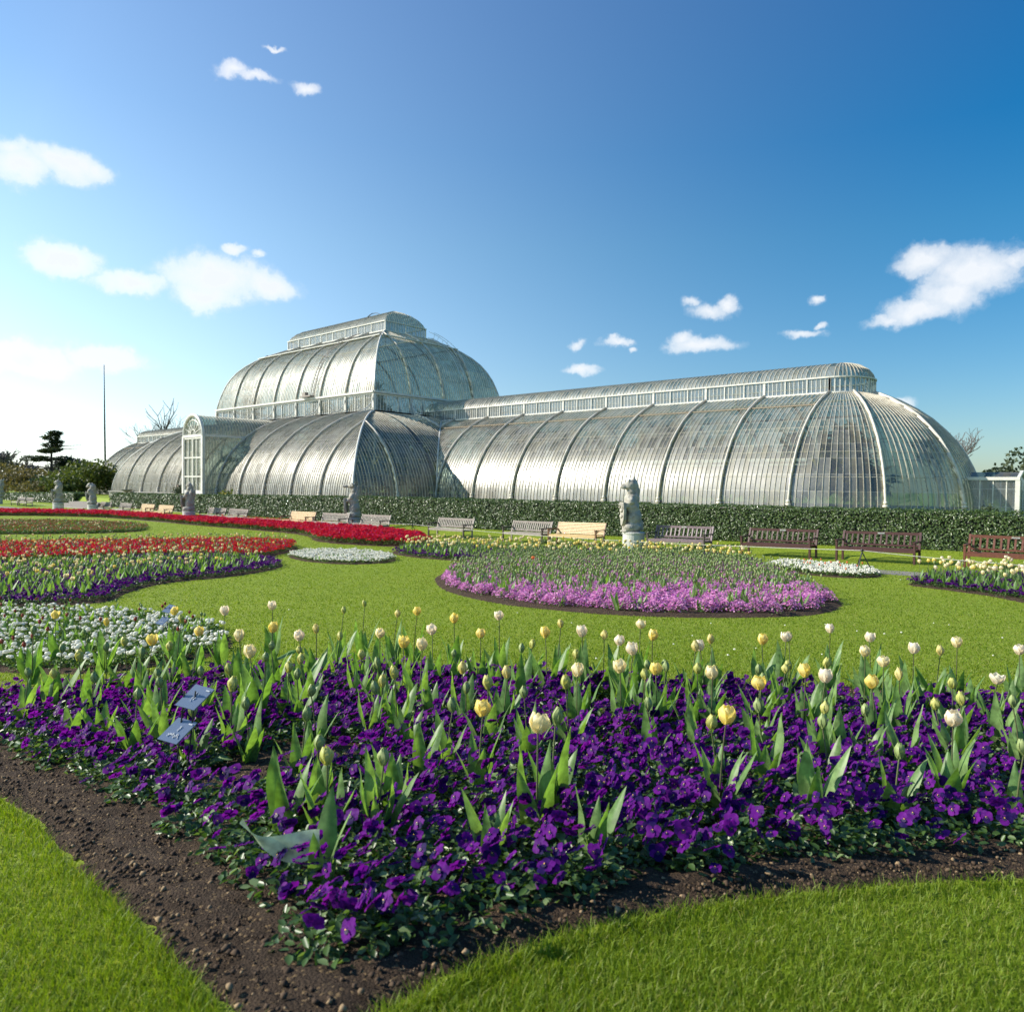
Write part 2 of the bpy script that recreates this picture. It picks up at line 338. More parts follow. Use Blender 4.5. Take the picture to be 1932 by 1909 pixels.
bg=N(nt,'ShaderNodeBackground'); bg.inputs[1].default_value=.085; nt.links.new(add,bg.inputs[0])
# clouds: soft ellipses fixed to compass directions, broken up by fractal noise.  (u,v,half width,half height,weight,tilt)
CL=[(40,325,75,42,1,0),(120,315,80,38,1,0),(175,330,50,22,.8,.3),(20,290,50,30,.7,0),
    (120,490,85,34,1,.15),(250,535,90,28,.9,.15),(400,530,115,52,1,0),(390,560,80,35,1,0),(500,540,60,30,.9,.0),(440,475,28,14,.9,0),(485,487,14,10,.7,0),
    (60,680,120,42,.8,0),(190,678,90,30,.8,0),
    (430,132,38,20,.9,.5),(475,150,50,14,.75,.35),(575,170,32,16,.8,.5),(512,92,24,7,.75,.7),
    (1830,512,105,58,1,0),(1745,492,62,34,1,0),(1740,580,75,28,1,-.1),(1690,595,55,12,.7,-.1),(1900,490,45,22,.8,0),(1790,555,80,42,.9,0),
    (1340,590,50,20,.85,.0),(1375,575,25,18,.9,0),(1305,575,20,12,.7,0),(1320,655,80,18,.9,0),(1280,645,30,16,.8,0),
    (1536,563,20,14,.9,0),(1515,628,42,11,.8,-.1),(1545,612,14,7,.7,0),(1090,652,18,11,.75,.1),(1160,645,32,9,.75,.25),(1188,660,12,7,.7,0),(1092,700,36,13,.95,0),(1235,582,18,6,.4,0),(1690,762,40,14,.7,.4),(1640,775,20,8,.0,0)]
tc=N(nt,'ShaderNodeTexCoord'); dirv=tc.outputs['Generated']
nz1=N(nt,'ShaderNodeTexNoise'); nz1.inputs['Scale'].default_value=13; nz1.inputs['Detail'].default_value=5; nz1.inputs['Roughness'].default_value=.62; nt.links.new(dirv,nz1.inputs['Vector'])
vma=N(nt,'ShaderNodeVectorMath',operation='MULTIPLY_ADD'); nt.links.new(nz1.outputs['Color'],vma.inputs[0]); vma.inputs[1].default_value=(.05,.05,.05)
vm0=N(nt,'ShaderNodeVectorMath',operation='ADD'); nt.links.new(dirv,vm0.inputs[0]); vm0.inputs[1].default_value=(-.025,-.025,-.025); nt.links.new(vm0.outputs[0],vma.inputs[2])
sp=N(nt,'ShaderNodeSeparateXYZ'); nt.links.new(vma.outputs[0],sp.inputs[0])
az=math_(nt,'ARCTAN2',sp.outputs[0],sp.outputs[1]); el=math_(nt,'ARCSINE',sp.outputs[2])
ae=N(nt,'ShaderNodeCombineXYZ'); nt.links.new(az,ae.inputs[0]); nt.links.new(el,ae.inputs[1])
dens=None
for (u,v,hw,hh,wt,ti) in CL:
    if wt<.5: continue
    D=ray(u,v); a0=math.atan2(D[0],D[1]); e0=math.asin(D[2]/np.linalg.norm(D))
    Da=ray(u+hw,v); wx=abs(math.atan2(Da[0],Da[1])-a0)*1.15; Da=ray(u,v-hh); wy=abs(math.asin(Da[2]/np.linalg.norm(Da))-e0)*1.15
    sc=(1/wx,1/wy,0)
    m1=N(nt,'ShaderNodeVectorMath',operation='MULTIPLY_ADD'); nt.links.new(ae.outputs[0],m1.inputs[0]); m1.inputs[1].default_value=sc; m1.inputs[2].default_value=(-a0*sc[0],-e0*sc[1],0)
    ln=N(nt,'ShaderNodeVectorMath',operation='LENGTH'); nt.links.new(m1.outputs[0],ln.inputs[0])
    e=math_(nt,'MULTIPLY_ADD',ln.outputs['Value'],-wt*1.2,wt*1.2)
    dens=e if dens is None else math_(nt,'MAXIMUM',dens,e)
dens=math_(nt,'MAXIMUM',dens,-.25)
nz2=N(nt,'ShaderNodeTexNoise'); nz2.inputs['Scale'].default_value=24; nz2.inputs['Detail'].default_value=9; nz2.inputs['Roughness'].default_value=.70; nt.links.new(dirv,nz2.inputs['Vector'])
dd=math_(nt,'MULTIPLY_ADD',math_(nt,'SUBTRACT',nz2.outputs['Fac'],.5),1.1,dens)
alpha=ramp(nt,dd,[(-.0,.0),(.18,.12),(.42,.52),(.95,1.)])
cb=N(nt,'ShaderNodeBackground'); ccol=ramp(nt,dd,[(.05,(.78,.86,.95)),(.45,(1.0,1.0,1.0)),(1.05,(.84,.87,.91))]); nt.links.new(ccol,cb.inputs[0]); cb.inputs[1].default_value=CLOUDB
mx=N(nt,'ShaderNodeMixShader'); nt.links.new(math_(nt,'MULTIPLY',alpha,.93),mx.inputs[0]); nt.links.new(bg.outputs[0],mx.inputs[1]); nt.links.new(cb.outputs[0],mx.inputs[2]); nt.links.new(mx.outputs[0],wo.inputs[0])
w.cycles.sampling_method='MANUAL'; w.cycles.sample_map_resolution=512
sl=bpy.data.lights.new('sun','SUN'); sl.energy=5.; sl.angle=R(.5); sl.color=(1,.93,.80)
so=bpy.data.objects.new('sun',sl); col.objects.link(so); so.rotation_euler=Vector(L).to_track_quat('Z','Y').to_euler(); so.location=(20,-60,60)
cam=bpy.data.cameras.new('camera'); co_=bpy.data.objects.new('camera',cam); col.objects.link(co_)
mw=Matrix((Vector(EX),Vector(EY),Vector(-_F))).transposed().to_4x4(); mw.translation=Vector(CP); co_.matrix_world=mw
cam.sensor_width=36; cam.lens=36*F/1932; cam.clip_end=6000; cam.clip_start=.05
cam.dof.use_dof=True; cam.dof.focus_distance=6.0; cam.dof.aperture_fstop=5.0
scene.camera=co_
scene.view_settings.view_transform='Standard'; scene.view_settings.look='None'; scene.view_settings.exposure=EXPO; scene.view_settings.gamma=1
scene.render.engine='CYCLES'
scene.cycles.max_bounces=7; scene.cycles.diffuse_bounces=3; scene.cycles.glossy_bounces=3; scene.cycles.transparent_max_bounces=10; scene.cycles.transmission_bounces=3
#@@PALM
#@@GARDEN
# ================================================================== THE GLASSHOUSE
ph=empty('palm_house',(0,0,0))
tag(ph,'huge curved glasshouse with long ribbed wings and a tall domed centre behind the hedge','glasshouse')
BAY=12.5*FT; W=25*FT; X1=68.75*FT; XC=156.25*FT; YC=50*FT; UX=43.75*FT
PL=[(0,0),(.05,.5),(.14,1.0),(.31,1.6),(.56,2.2),(.93,2.9),(1.4,3.6),(2.0,4.25),(2.7,4.9),(3.5,5.45),(4.4,5.95),(5.52,6.42),(6.5,6.72),(7.62,6.95)]
PU=[(0,8.65),(.1,9.2),(.24,9.8),(.42,10.4),(.66,11.1),(1.0,11.8),(1.45,12.5),(2.05,13.15),(2.8,13.75),(3.7,14.3),(4.5,14.7),(5.2,15.0)]
PT=[(0,15.9),(.2,16.25),(.6,16.65),(1.2,17.0),(1.8,17.2),(2.42,17.28)]
PWL=[(0,7.32),(.12,7.6),(.4,7.9),(.9,8.15),(1.5,8.28),(2.1,8.32)]
def arclen(pr):
    a=[0.]
    for i in range(1,len(pr)): a.append(a[-1]+math.hypot(pr[i][0]-pr[i-1][0],pr[i][1]-pr[i-1][1]))
    return a
def dz(pr,z): return float(np.interp(z,[q[1] for q in pr],[q[0] for q in pr]))
def zd(pr,d): return float(np.interp(d,[q[0] for q in pr],[q[1] for q in pr]))
def outn(pr,i):
    a=pr[max(i-1,0)];b=pr[min(i+1,len(pr)-1)]; t=Vector((b[0]-a[0],b[1]-a[1])).normalized(); return (-t.y,t.x)
def ppt(O,A,Nn,s,d,z): return (O[0]+A[0]*s+Nn[0]*d, O[1]+A[1]*s+Nn[1]*d, z)
def run(pr,s,lo,hi):
    """profile samples (d,z,index) at which a bar at s lies on the roof"""
    fine=[]
    for i in range(len(pr)-1):
        for k in range(4):
            t=k/4; fine.append((pr[i][0]*(1-t)+pr[i+1][0]*t,pr[i][1]*(1-t)+pr[i+1][1]*t,i))
    fine.append((pr[-1][0],pr[-1][1],len(pr)-1))
    ok=[q for q in fine if lo(q[0])-1e-6<=s<=hi(q[0])+1e-6]
    # thin back to the profile's own points and the two ends
    return [q for j,q in enumerate(ok) if j in(0,len(ok)-1) or any(abs(q[0]-p[0])<1e-9 for p in pr)]
def offs(pr,q,o):
    n=outn(pr,q[2]); return q[0]+n[0]*o,q[1]+n[1]*o
def glass_strip(mb,O,A,Nn,pr,lo,hi,off=0):
    al=arclen(pr); vs=[];uv=[];fs=[]
    for i,(d,z) in enumerate(pr):
        l,h=lo(d),hi(d)
        for s in (l,h): vs.append(ppt(O,A,Nn,s,d,z)); uv.append((s+off,al[i]))
    for i in range(len(pr)-1): fs.append((2*i,2*i+1,2*i+3,2*i+2))
    mb.add(vs,fs,0,uv)
def bar_run(mb,O,A,Nn,pr,s,lo,hi,w,h,o,m=0):
    r=run(pr,s,lo,hi)
    pts=[ppt(O,A,Nn,s,*offs(pr,q,o)) for q in r]
    for a,b in zip(pts[:-1],pts[1:]): mb.bar(a,b,w,h,m,up=(A[0]*0+Nn[0]*-1,Nn[1]*-1,.3))
def rib(parent,O,A,Nn,pr,s,lo,hi,r=.065,foot=True,mat='rib_paint',o=.05):
    q=run(pr,s,lo,hi)
    if len(q)<2: return
    mb=MB(); mb.tube([ppt(O,A,Nn,s,*offs(pr,k,o+.07)) for k in q],r*.8,8)
    pp=[ppt(O,A,Nn,s,*offs(pr,k,.05)) for k in q]
    for a_,b_ in zip(pp[:-1],pp[1:]): mb.bar(a_,b_,r*1.1,.15,up=(-Nn[0],-Nn[1],.3))
    if foot:
        for zz,rr in ((-.02,.2),(.16,.15),(.33,.11)): mb.lathe([(rr*.8,zz-.06),(rr,zz),(rr*.8,zz+.08)],ppt(O,A,Nn,s,-.1,0),10)
    mb.build('rib',MAT[mat],parent,True)
def hip(parent,p,r=.08,mat='white_paint'):
    mb=MB(); mb.tube(p,r,8); mb.build('rib',MAT[mat],parent,True)
def rail(mb,O,A,Nn,pr,d,lo,hi,o,w,h,m=0):
    z=zd(pr,d); n=outn(pr,min(range(len(pr)),key=lambda i:abs(pr[i][0]-d)))
    mb.bar(ppt(O,A,Nn,lo(d),d+n[0]*o,z+n[1]*o),ppt(O,A,Nn,hi(d),d+n[0]*o,z+n[1]*o),h,w,m)
def glaz(n0,n1,div=14): return [BAY*(k/div) for k in range(n0*div,n1*div+1) if k%div]
# ---- side wings
EK=.93
def wing(sg):
    g=MB(); bars=MB(); PW=PL[:12]; x0=X1*1.0
    sides=[]
    for ysg in (-1,1):
        O=(0,ysg*W,0); A=(sg,0,0); Nn=(0,-ysg,0)
        lo=lambda d:x0-d; hi=lambda d:XC
        sides.append((O,A,Nn,lo,hi)); glass_strip(g,O,A,Nn,PW,lo,hi)
    al=arclen(PW); nA=60; vs=[];uv=[];fs=[]
    for k in range(nA+1):
        a=-PI/2+PI*k/nA
        for i,(d,z) in enumerate(PW): vs.append((sg*(XC+EK*(W-d)*math.cos(a)),(W-d)*math.sin(a),z)); uv.append((k/nA*5*BAY+XC,al[i]))
    m_=len(PW)
    fs=[(k*m_+i,(k+1)*m_+i,(k+1)*m_+i+1,k*m_+i+1) for k in range(nA) for i in range(m_-1)]
    g.add(vs,fs,0,uv)
    roof=g.build('glass_roof',MAT['glass'],ph,True)
    for (O,A,Nn,lo,hi) in sides:
        for k in range(-20,14*7):
            if k%14==0: continue
            bar_run(bars,O,A,Nn,PW,X1+BAY*k/14,lo,hi,.023,.038,.016)
        for k in range(-1,8): 
            rib(roof,O,A,Nn,PW,X1+BAY*k if k else X1,lo,hi,foot=k>=1)
        gm=MB(); rail(gm,O,A,Nn,PW,3.7,lo,hi,.06,.07,.09); gm.build('gutter_pipe',MAT['gutter'],roof)
        for dd in (.31,.93,2.0):
            rail(bars,O,A,Nn,PW,dd,lo,hi,.0,.018,.03)
    for k in range(1,70):
        a=-PI/2+PI*k/70; A_=(math.cos(a)*sg,math.sin(a)); 
        O=(sg*XC+EK*W*A_[0],W*A_[1],0); Nn=(-EK*A_[0],-A_[1],0); A=(-A_[1],A_[0],0)
        if k%14==0: rib(roof,O,A,Nn,PW,0,lambda d:-1,lambda d:1,r=.07)
        else: bar_run(bars,O,A,Nn,PW,0,lambda d:-1,lambda d:1,.023,.038,.016)
    for dd in (.31,.93,2.0,3.5):
        pts=[(sg*(XC+EK*(W-dd)*math.cos(-PI/2+PI*k/40)),(W-dd)*math.sin(-PI/2+PI*k/40),zd(PW,dd)) for k in range(41)]
        bars.tube(pts,.015,4)
    bars.build('glazing_bars',MAT['bar_paint'],roof)
    # valleys against the centre block
    for ysg in (-1,1): hip(roof,[(sg*(X1-d),ysg*(W-d),z+.03) for d,z in PW],.06)
    # lantern
    r=2.1; lw=MB(); lb=MB(); xe=UX-.1
    path=[(xe,-r),(XC,-r)]+[(XC+.8*r*math.cos(-PI/2+PI*k/20),r*math.sin(-PI/2+PI*k/20)) for k in range(1,21)]+[(xe,r)]
    u=0;vs=[];uv=[]
    for i,q in enumerate(path):
        if i: u+=math.hypot(q[0]-path[i-1][0],q[1]-path[i-1][1])
        for z in (6.46,7.3): vs.append((sg*q[0],q[1],z)); uv.append((u,z))
    lw.add(vs,[(2*i,2*i+2,2*i+3,2*i+1) for i in range(len(path)-1)],0,uv)
    lan=lw.build('lantern_windows',MAT['window_glass'],ph)
    for zz,hh,ww,mt in ((6.44,.10,.16,0),(7.31,.08,.2,0)):
        for a,b in zip(path[:-1],path[1:]): lb.bar((sg*a[0],a[1],zz),(sg*b[0],b[1],zz),ww,hh)
    for ysg in (-1,1):
        for k in range(-6,3*7+1):
            x=X1+BAY*k/3
            if x<xe+.2: continue
            thick=.14 if k%3==0 else .07
            lb.box((sg*x,ysg*(r+.01),6.88),(thick,.1,.80))
        for k in range(-6*5,3*7*5):
            x=X1+BAY*k/15
            if k%5 and x>xe: lb.box((sg*x,ysg*r,6.88),(.035,.04,.8))
    for k in range(0,21,1):
        a=-PI/2+PI*k/20; lb.box((sg*(XC+.8*r*math.cos(a)),r*math.sin(a),6.88),(.06 if k%4 else .12,.06 if k%4 else .12,.8),0,Matrix.Rotation(a*sg,3,'Z'))
    lb.build('window_frames',MAT['white_paint'],lan)
    lr=MB(); lbr=MB()
    for ysg in (-1,1):
        O=(0,ysg*r,0);A=(sg,0,0);Nn=(0,-ysg,0)
        glass_strip(lr,O,A,Nn,PWL,lambda d:xe,lambda d:XC)
        for k in range(-26,98): 
            s=X1+BAY*k/14
            if s>xe: bar_run(lbr,O,A,Nn,PWL,s,lambda d:xe,lambda d:XC,.03,.04,.015)
    al=arclen(PWL); vs=[];uv=[]; m_=len(PWL)
    for k in range(25):
        a=-PI/2+PI*k/24
        for i,(d,z) in enumerate(PWL): vs.append((sg*(XC+.8*(r-d)*math.cos(a)),(r-d)*math.sin(a),z)); uv.append((k/24*6.6,al[i]))
    lr.add(vs,[(k*m_+i,(k+1)*m_+i,(k+1)*m_+i+1,k*m_+i+1) for k in range(24) for i in range(m_-1)],0,uv)
    for k in range(1,24):
        a=-PI/2+PI*k/24; c,s_=math.cos(a)*sg,math.sin(a)
        bar_run(lbr,(sg*XC+.8*r*c,r*s_,0),(-s_,c,0),(-.8*c,-s_,0),PWL,0,lambda d:-1,lambda d:1,.03,.04,.015)
    lrf=lr.build('lantern_roof',MAT['glass'],ph,True); lbr.build('glazing_bars',MAT['bar_paint'],lrf)
wing(1); wing(-1)
# ---- centre block, lower lean-to
g=MB(); bars=MB(); jobs=[]
for ysg in (-1,1):
    O=(-X1*1.0,ysg*YC,0); jobs.append((O,(1,0,0),(0,-ysg,0),(lambda d:d),(lambda d:2*X1-d),range(0,12*14),11))
for xsg in (-1,1):
    for ysg in (-1,1):
        O=(xsg*X1,ysg*W,0); jobs.append((O,(0,ysg,0),(-xsg,0,0),(lambda d:-d),(lambda d:W-d),range(-27,2*14),2))
for (O,A,Nn,lo,hi,rg,nb) in jobs: glass_strip(g,O,A,Nn,PL,lo,hi)
roof=g.build('glass_roof',MAT['glass'],ph,True)
for j,(O,A,Nn,lo,hi,rg,nb) in enumerate(jobs):
    for k in rg:
        if k%14==0: continue
        s=BAY*k/14
        if A[0] and abs(O[0]+s)<1.75 and O[1]<0:   # the porch stands here
            bar_run(bars,O,A,Nn,PL,s,lambda d:s if d>2.7 else 9e9,hi,.023,.038,.016); continue
        bar_run(bars,O,A,Nn,PL,s,lo,hi,.023,.038,.016)
    for k in (range(1,nb) if A[0] else range(-1,nb)):
        if k==0 and not A[0]: continue
        rib(roof,O,A,Nn,PL,BAY*k,lo,hi,foot=k>0,mat='rib_paint')
    for dd in (.31,.93,2.0): rail(bars,O,A,Nn,PL,dd,lo,hi,0,.018,.03)
bars.build('glazing_bars',MAT['bar_paint'],roof)
for xs in (-1,1):
    for ys in (-1,1): hip(roof,[(xs*(X1-d),ys*(YC-d),z+.04) for d,z in PL],.075)
# ---- clerestory of the tall centre
cw=MB(); cf=MB(); z0,z1=6.95,8.45
rect=[(-UX,-W),(UX,-W),(UX,W),(-UX,W),(-UX,-W)]
cl=None
for a,b in zip(rect[:-1],rect[1:]):
    Lh=math.hypot(b[0]-a[0],b[1]-a[1]); cw.add([(a[0],a[1],z0),(b[0],b[1],z0),(b[0],b[1],z1),(a[0],a[1],z1)],[(0,1,2,3)],0,[(0,z0),(Lh,z0),(Lh,z1),(0,z1)])
cl=cw.build('clerestory_windows',MAT['window_glass'],ph)
for a,b in zip(rect[:-1],rect[1:]):
    a=Vector(a);b=Vector(b);t=(b-a).normalized();n=Vector((t.y,-t.x)); Lh=(b-a).length; nb=round(Lh/BAY)
    cf.bar((*(a-t*.1+n*.02),8.55),(*(b+t*.1+n*.02),8.55),.42,.16); cf.bar((*(a-t*.02),8.38),(*(b+t*.02),8.38),.14,.14); cf.bar((*a,7.0),(*b,7.0),.16,.14)
    for k in range(nb*12+1):
        q=a+t*(BAY*k/12)
        if k%12==0:
            if 0<k<nb*12 or True:
                cf.box((*(q+n*.04),7.7),(.2,.2,1.35),0,Matrix.Rotation(math.atan2(t.y,t.x),3,'Z'))
            if k==nb*12: continue
        elif k%4==0: cf.box((*q,7.7),(.09,.09,1.35),0,Matrix.Rotation(math.atan2(t.y,t.x),3,'Z'))
        else: cf.box((*q,7.7),(.032,.04,1.35))
    for k in range(nb+1):
        if k==0: continue
        q=a+t*(BAY*k); mb=MB(); R_=1.45
        pts=[(*(q+n*(.12+R_*(1-math.cos(th)))),8.35-R_*math.sin(th)) for th in [PI/2*j/8 for j in range(9)]]
        mb.tube(pts,.045,6)
        for (cn,cz,rr) in ((.12+R_*.95,8.35-R_*.86,.13),(.3,8.35-R_*.86,.16),(.52,8.35-R_*.93,.09)):
            mb.tube([(*(q+n*(cn+rr*math.cos(w_))),cz+rr*math.sin(w_)) for w_ in [2*PI*j/10 for j in range(11)]],.022,5,cap=False)
        mb.build('scroll_bracket',MAT['white_paint'],cl,True)
cf.build('window_frames',MAT['white_paint'],cl)
# ---- upper vault
g=MB(); bars=MB(); jobs=[]
for ys in (-1,1): jobs.append(((-UX,ys*W,0),(1,0,0),(0,-ys,0),lambda d:d,lambda d:2*UX-d,7))
for xs in (-1,1): jobs.append(((xs*UX,-W,0),(0,1,0),(-xs,0,0),lambda d:d,lambda d:2*W-d,4))
for (O,A,Nn,lo,hi,nb) in jobs: glass_strip(g,O,A,Nn,PU,lo,hi,100)
roof=g.build('upper_glass_roof',MAT['glass'],ph,True)
gut=MB()
for (O,A,Nn,lo,hi,nb) in jobs:
    for k in range(nb*14):
        if k%14: bar_run(bars,O,A,Nn,PU,BAY*k/14,lo,hi,.023,.038,.016)
    for k in range(1,nb): rib(roof,O,A,Nn,PU,BAY*k,lo,hi,r=.06,foot=False)
    rail(gut,O,A,Nn,PU,3.1,lo,hi,.14,.07,.26)
    rail(bars,O,A,Nn,PU,.42,lo,hi,0,.018,.03); rail(bars,O,A,Nn,PU,1.45,lo,hi,0,.018,.03)
bars.build('glazing_bars',MAT['bar_paint'],roof)
gut.build('walkway_board',MAT['white_paint'],roof)
for xs in (-1,1):
    for ys in (-1,1): hip(roof,[(xs*(UX-d),ys*(W-d),z+.03) for d,z in PU],.075)
# ladders over the vault
def ladder(O,A,Nn,s,mat,d0=0,d1=5.0,hand=False):
    mb=MB(); fine=[]
    for i in range(len(PU)-1):
        for k in range(3):
            t=k/3; fine.append((PU[i][0]*(1-t)+PU[i+1][0]*t,PU[i][1]*(1-t)+PU[i+1][1]*t,i))
    fine=[q for q in fine if d0<=q[0]<=d1]
    for ds in (-.24,.24):
        mb.tube([ppt(O,A,Nn,s+ds,*offs(PU,q,.2)) for q in fine],.028,5)
        if hand:
            mb.tube([ppt(O,A,Nn,s+ds*1.3,*offs(PU,q,.75)) for q in fine[9:]],.022,5)
            for q in fine[9::4]: mb.tube([ppt(O,A,Nn,s+ds,*offs(PU,q,.2)),ppt(O,A,Nn,s+ds*1.3,*offs(PU,q,.75))],.016,4)
    al=arclen(PU); tot=al[-1]
    for k in range(int(tot/.33)):
        a=k*.33; i=max(j for j in range(len(al)) if al[j]<=a); t=(a-al[i])/(al[i+1]-al[i]); d=PU[i][0]*(1-t)+PU[i+1][0]*t; z=PU[i][1]*(1-t)+PU[i+1][1]*t
        if d0<=d<=d1:
            p=offs(PU,(d,z,i),.2); mb.tube([ppt(O,A,Nn,s-.24,*p),ppt(O,A,Nn,s+.24,*p)],.02,4)
    if hand is False: mb.box(ppt(O,A,Nn,s-.5,-.35,8.75),(1.6,.5,.12)); mb.box(ppt(O,A,Nn,s-.8,-.35,8.95),(.5,.35,.35))
    mb.build('ladder',MAT[mat],roof)
ladder(jobs[0][0],jobs[0][1],jobs[0][2],UX+4.6,'teak')
ladder(jobs[3][0],jobs[3][1],jobs[3][2],W+2.7,'white_paint',hand=True)
# ---- top lantern
hx,hy=8.13,2.42
rect=[(-hx,-hy),(hx,-hy),(hx,hy),(-hx,hy),(-hx,-hy)]
cw=MB(); cf=MB()
for a,b in zip(rect[:-1],rect[1:]):
    Lh=math.hypot(b[0]-a[0],b[1]-a[1]); cw.add([(a[0],a[1],15.0),(b[0],b[1],15.0),(b[0],b[1],15.9),(a[0],a[1],15.9)],[(0,1,2,3)],0,[(0,0),(Lh,0),(Lh,.9),(0,.9)])
    A2=Vector(a);B2=Vector(b);t=(B2-A2).normalized(); n_=16 if Lh>6 else 4
    cf.bar((*A2,15.02),(*B2,15.02),.16,.12); cf.bar((*(A2-t*.06),15.9),(*(B2+t*.06),15.9),.2,.08)
    for k in range(n_*4):
        q=A2+t*(Lh*k/(n_*4)); ww=.1 if k%8==0 else (.06 if k%4==0 else .03)
        cf.box((*q,15.46),(ww,ww,.82))
lan=cw.build('lantern_windows',MAT['window_glass'],ph); cf.build('window_frames',MAT['white_paint'],lan)
g=MB();bars=MB(); tj=[]
for ys in (-1,1): tj.append(((-hx,ys*hy,0),(1,0,0),(0,-ys,0),lambda d:d*.55,lambda d:2*hx-d*.55))
for xs in (-1,1): tj.append(((xs*hx,-hy,0),(0,1,0),(-xs*.55,0,0),lambda d:d,lambda d:2*hy-d))
for (O,A,Nn,lo,hi) in tj:
    glass_strip(g,O,A,Nn,PT,lo,hi,50)
    n_=60 if A[0] else 18
    for k in range(1,n_): bar_run(bars,O,A,Nn,PT,(2*hx if A[0] else 2*hy)*k/n_,lo,hi,.03,.04,.015)
lr=g.build('lantern_roof',MAT['glass'],ph,True); bars.build('glazing_bars',MAT['bar_paint'],lr)
fm=MB(); fm.tube([(3.2+.9*math.cos(t)*1.2,0,17.25+.45*math.sin(t)) for t in [PI*k/10 for k in range(11)]],.03,5); fm.tube([(4.5,-1.6,16.9),(4.3,-1.0,17.35),(3.8,-.4,17.5)],.03,5)
fm.build('roof_rail',MAT['black_metal'],lr)
# ---- front porch with its arched gable
px,pf,pz=1.75,-16.35,4.9
def yv(z): return -YC+dz(PL,z)
pg=MB()
for xs in (-1,1):
    zs=[0,.5,1,1.6,2.2,2.9,3.6,4.25,4.9]; vs=[(xs*px,pf,z) for z in zs]+[(xs*px,yv(z),z) for z in zs]
    uv=[(0,z) for z in zs]+[(yv(z)-pf,z) for z in zs]; n_=len(zs)
    pg.add(vs,[(i,i+1,n_+i+1,n_+i) for i in range(n_-1)],0,uv)
vs=[];uv=[]
for k in range(25):
    a=PI*k/24; z=pz+px*math.sin(a); x=px*math.cos(a)
    vs+= [(x,pf,z),(x,yv(z),z)]; uv+=[(0,a*px),(yv(z)-pf,a*px)]
pg.add(vs,[(2*k,2*k+1,2*k+3,2*k+2) for k in range(24)],0,uv)
# gable glazing
pg.add([(-px,pf+.02,0),(px,pf+.02,0),(px,pf+.02,pz),(-px,pf+.02,pz)],[(0,1,2,3)],0,[(0,0),(2*px,0),(2*px,pz),(0,pz)])
pg.add([(px*math.cos(PI*k/24),pf+.02,pz+px*math.sin(PI*k/24)) for k in range(25)],[tuple(range(25))],0,[(px*math.cos(PI*k/24),px*math.sin(PI*k/24)) for k in range(25)])
porch=pg.build('porch',MAT['glass'],ph)
fr=MB()
for xs in (-1,1):
    fr.box((xs*px,pf-.02,2.45),(.3,.24,4.9)); fr.bar((xs*(px+.02),pf,pz),(xs*(px+.02),yv(pz),pz),.12,.2)
fr.tube([((px)*math.cos(PI*k/20),pf-.02,pz+(px)*math.sin(PI*k/20)) for k in range(21)],.15,8)
fr.tube([((px-.42)*math.cos(PI*k/20),pf-.02,pz+(px-.42)*math.sin(PI*k/20)) for k in range(21)],.05,6)
fr.tube([(.42*math.cos(PI*k/12),pf-.02,pz+.1+.42*math.sin(PI*k/12)) for k in range(13)],.04,6)
for k in range(1,8):
    a=PI*k/8; fr.bar((.42*math.cos(a),pf-.02,pz+.1+.42*math.sin(a)),((px-.1)*math.cos(a),pf-.02,pz+(px-.1)*math.sin(a)),.05,.05)
fr.box((0,pf-.03,pz-.02),(2*px,.2,.24))
fr.build('arch_frame',MAT['white_paint'],porch)
for xs in (-1,1):
    d=MB(); w_=px-.2
    for xx in (.06,w_/2,w_-.02): d.box((xs*xx,pf-.04,1.55+.85),(.07 if xx!=w_/2 else .05,.08,4.6))
    for zz in (.15,1.45,3.05,4.68): d.box((xs*w_/2,pf-.05,zz),(w_-.03,.07,.12 if zz>.5 else .3))
    d.build('door',MAT['white_paint'],porch)
pb=MB()
for xs in (-1,1):
    k=1
    while pf+k*.27<yv(pz):
        y=pf+k*.27; zb=0 if y<-YC else zd(PL,y+YC); pb.bar((xs*(px+.015),y,zb),(xs*(px+.015),y,pz),.03,.03); k+=1
k=1
while pf+k*.27<yv(6.6):
    y=pf+k*.27
    ang=[PI*j/20 for j in range(21)]
    pts=[((px+.02)*math.cos(a),y,pz+(px+.02)*math.sin(a)) for a in ang if yv(pz+px*math.sin(a))>=y]
    h=[p for p in pts if p[0]>=0]; h2=[p for p in pts if p[0]<=0]
    for hh in (h,h2):
        for a,b in zip(hh[:-1],hh[1:]): pb.bar(a,b,.035,.035)
    k+=1
pb.build('glazing_bars',MAT['bar_paint'],porch)
sp=MB(); sp.box((0,pf+.55,-.36),(4.2,1.6,.7)); sp.box((0,pf-.5,-.52),(4.2,.5,.36)); sp.build('porch_step',MAT['wallstone'],porch)
# ---- end vestibule on the right
vg=MB(); x0,x1,yh,zt=54.2,56.5,1.05,1.62
vg.add([(x0,-yh,-.7),(x1,-yh,-.7),(x1,-yh,zt),(x0,-yh,zt)],[(0,1,2,3)],0,[(0,0),(2.3,0),(2.3,2.3),(0,2.3)])
vg.add([(x0,yh,-.7),(x1,yh,-.7),(x1,yh,zt),(x0,yh,zt)],[(0,1,2,3)],0,[(0,0),(2.3,0),(2.3,2.3),(0,2.3)])
vg.add([(x1,-yh,-.7),(x1,yh,-.7),(x1,yh,zt),(x1,0,zt+.35),(x1,-yh,zt)],[(0,1,2,3,4)],0,[(0,0),(2,0),(2,2.3),(1,2.6),(0,2.3)])
vg.add([(x0,-yh,zt),(x1,-yh,zt),(x1,0,zt+.35),(x0,0,zt+.35)],[(0,1,2,3)],0,[(0,0),(2,0),(2,1),(0,1)])
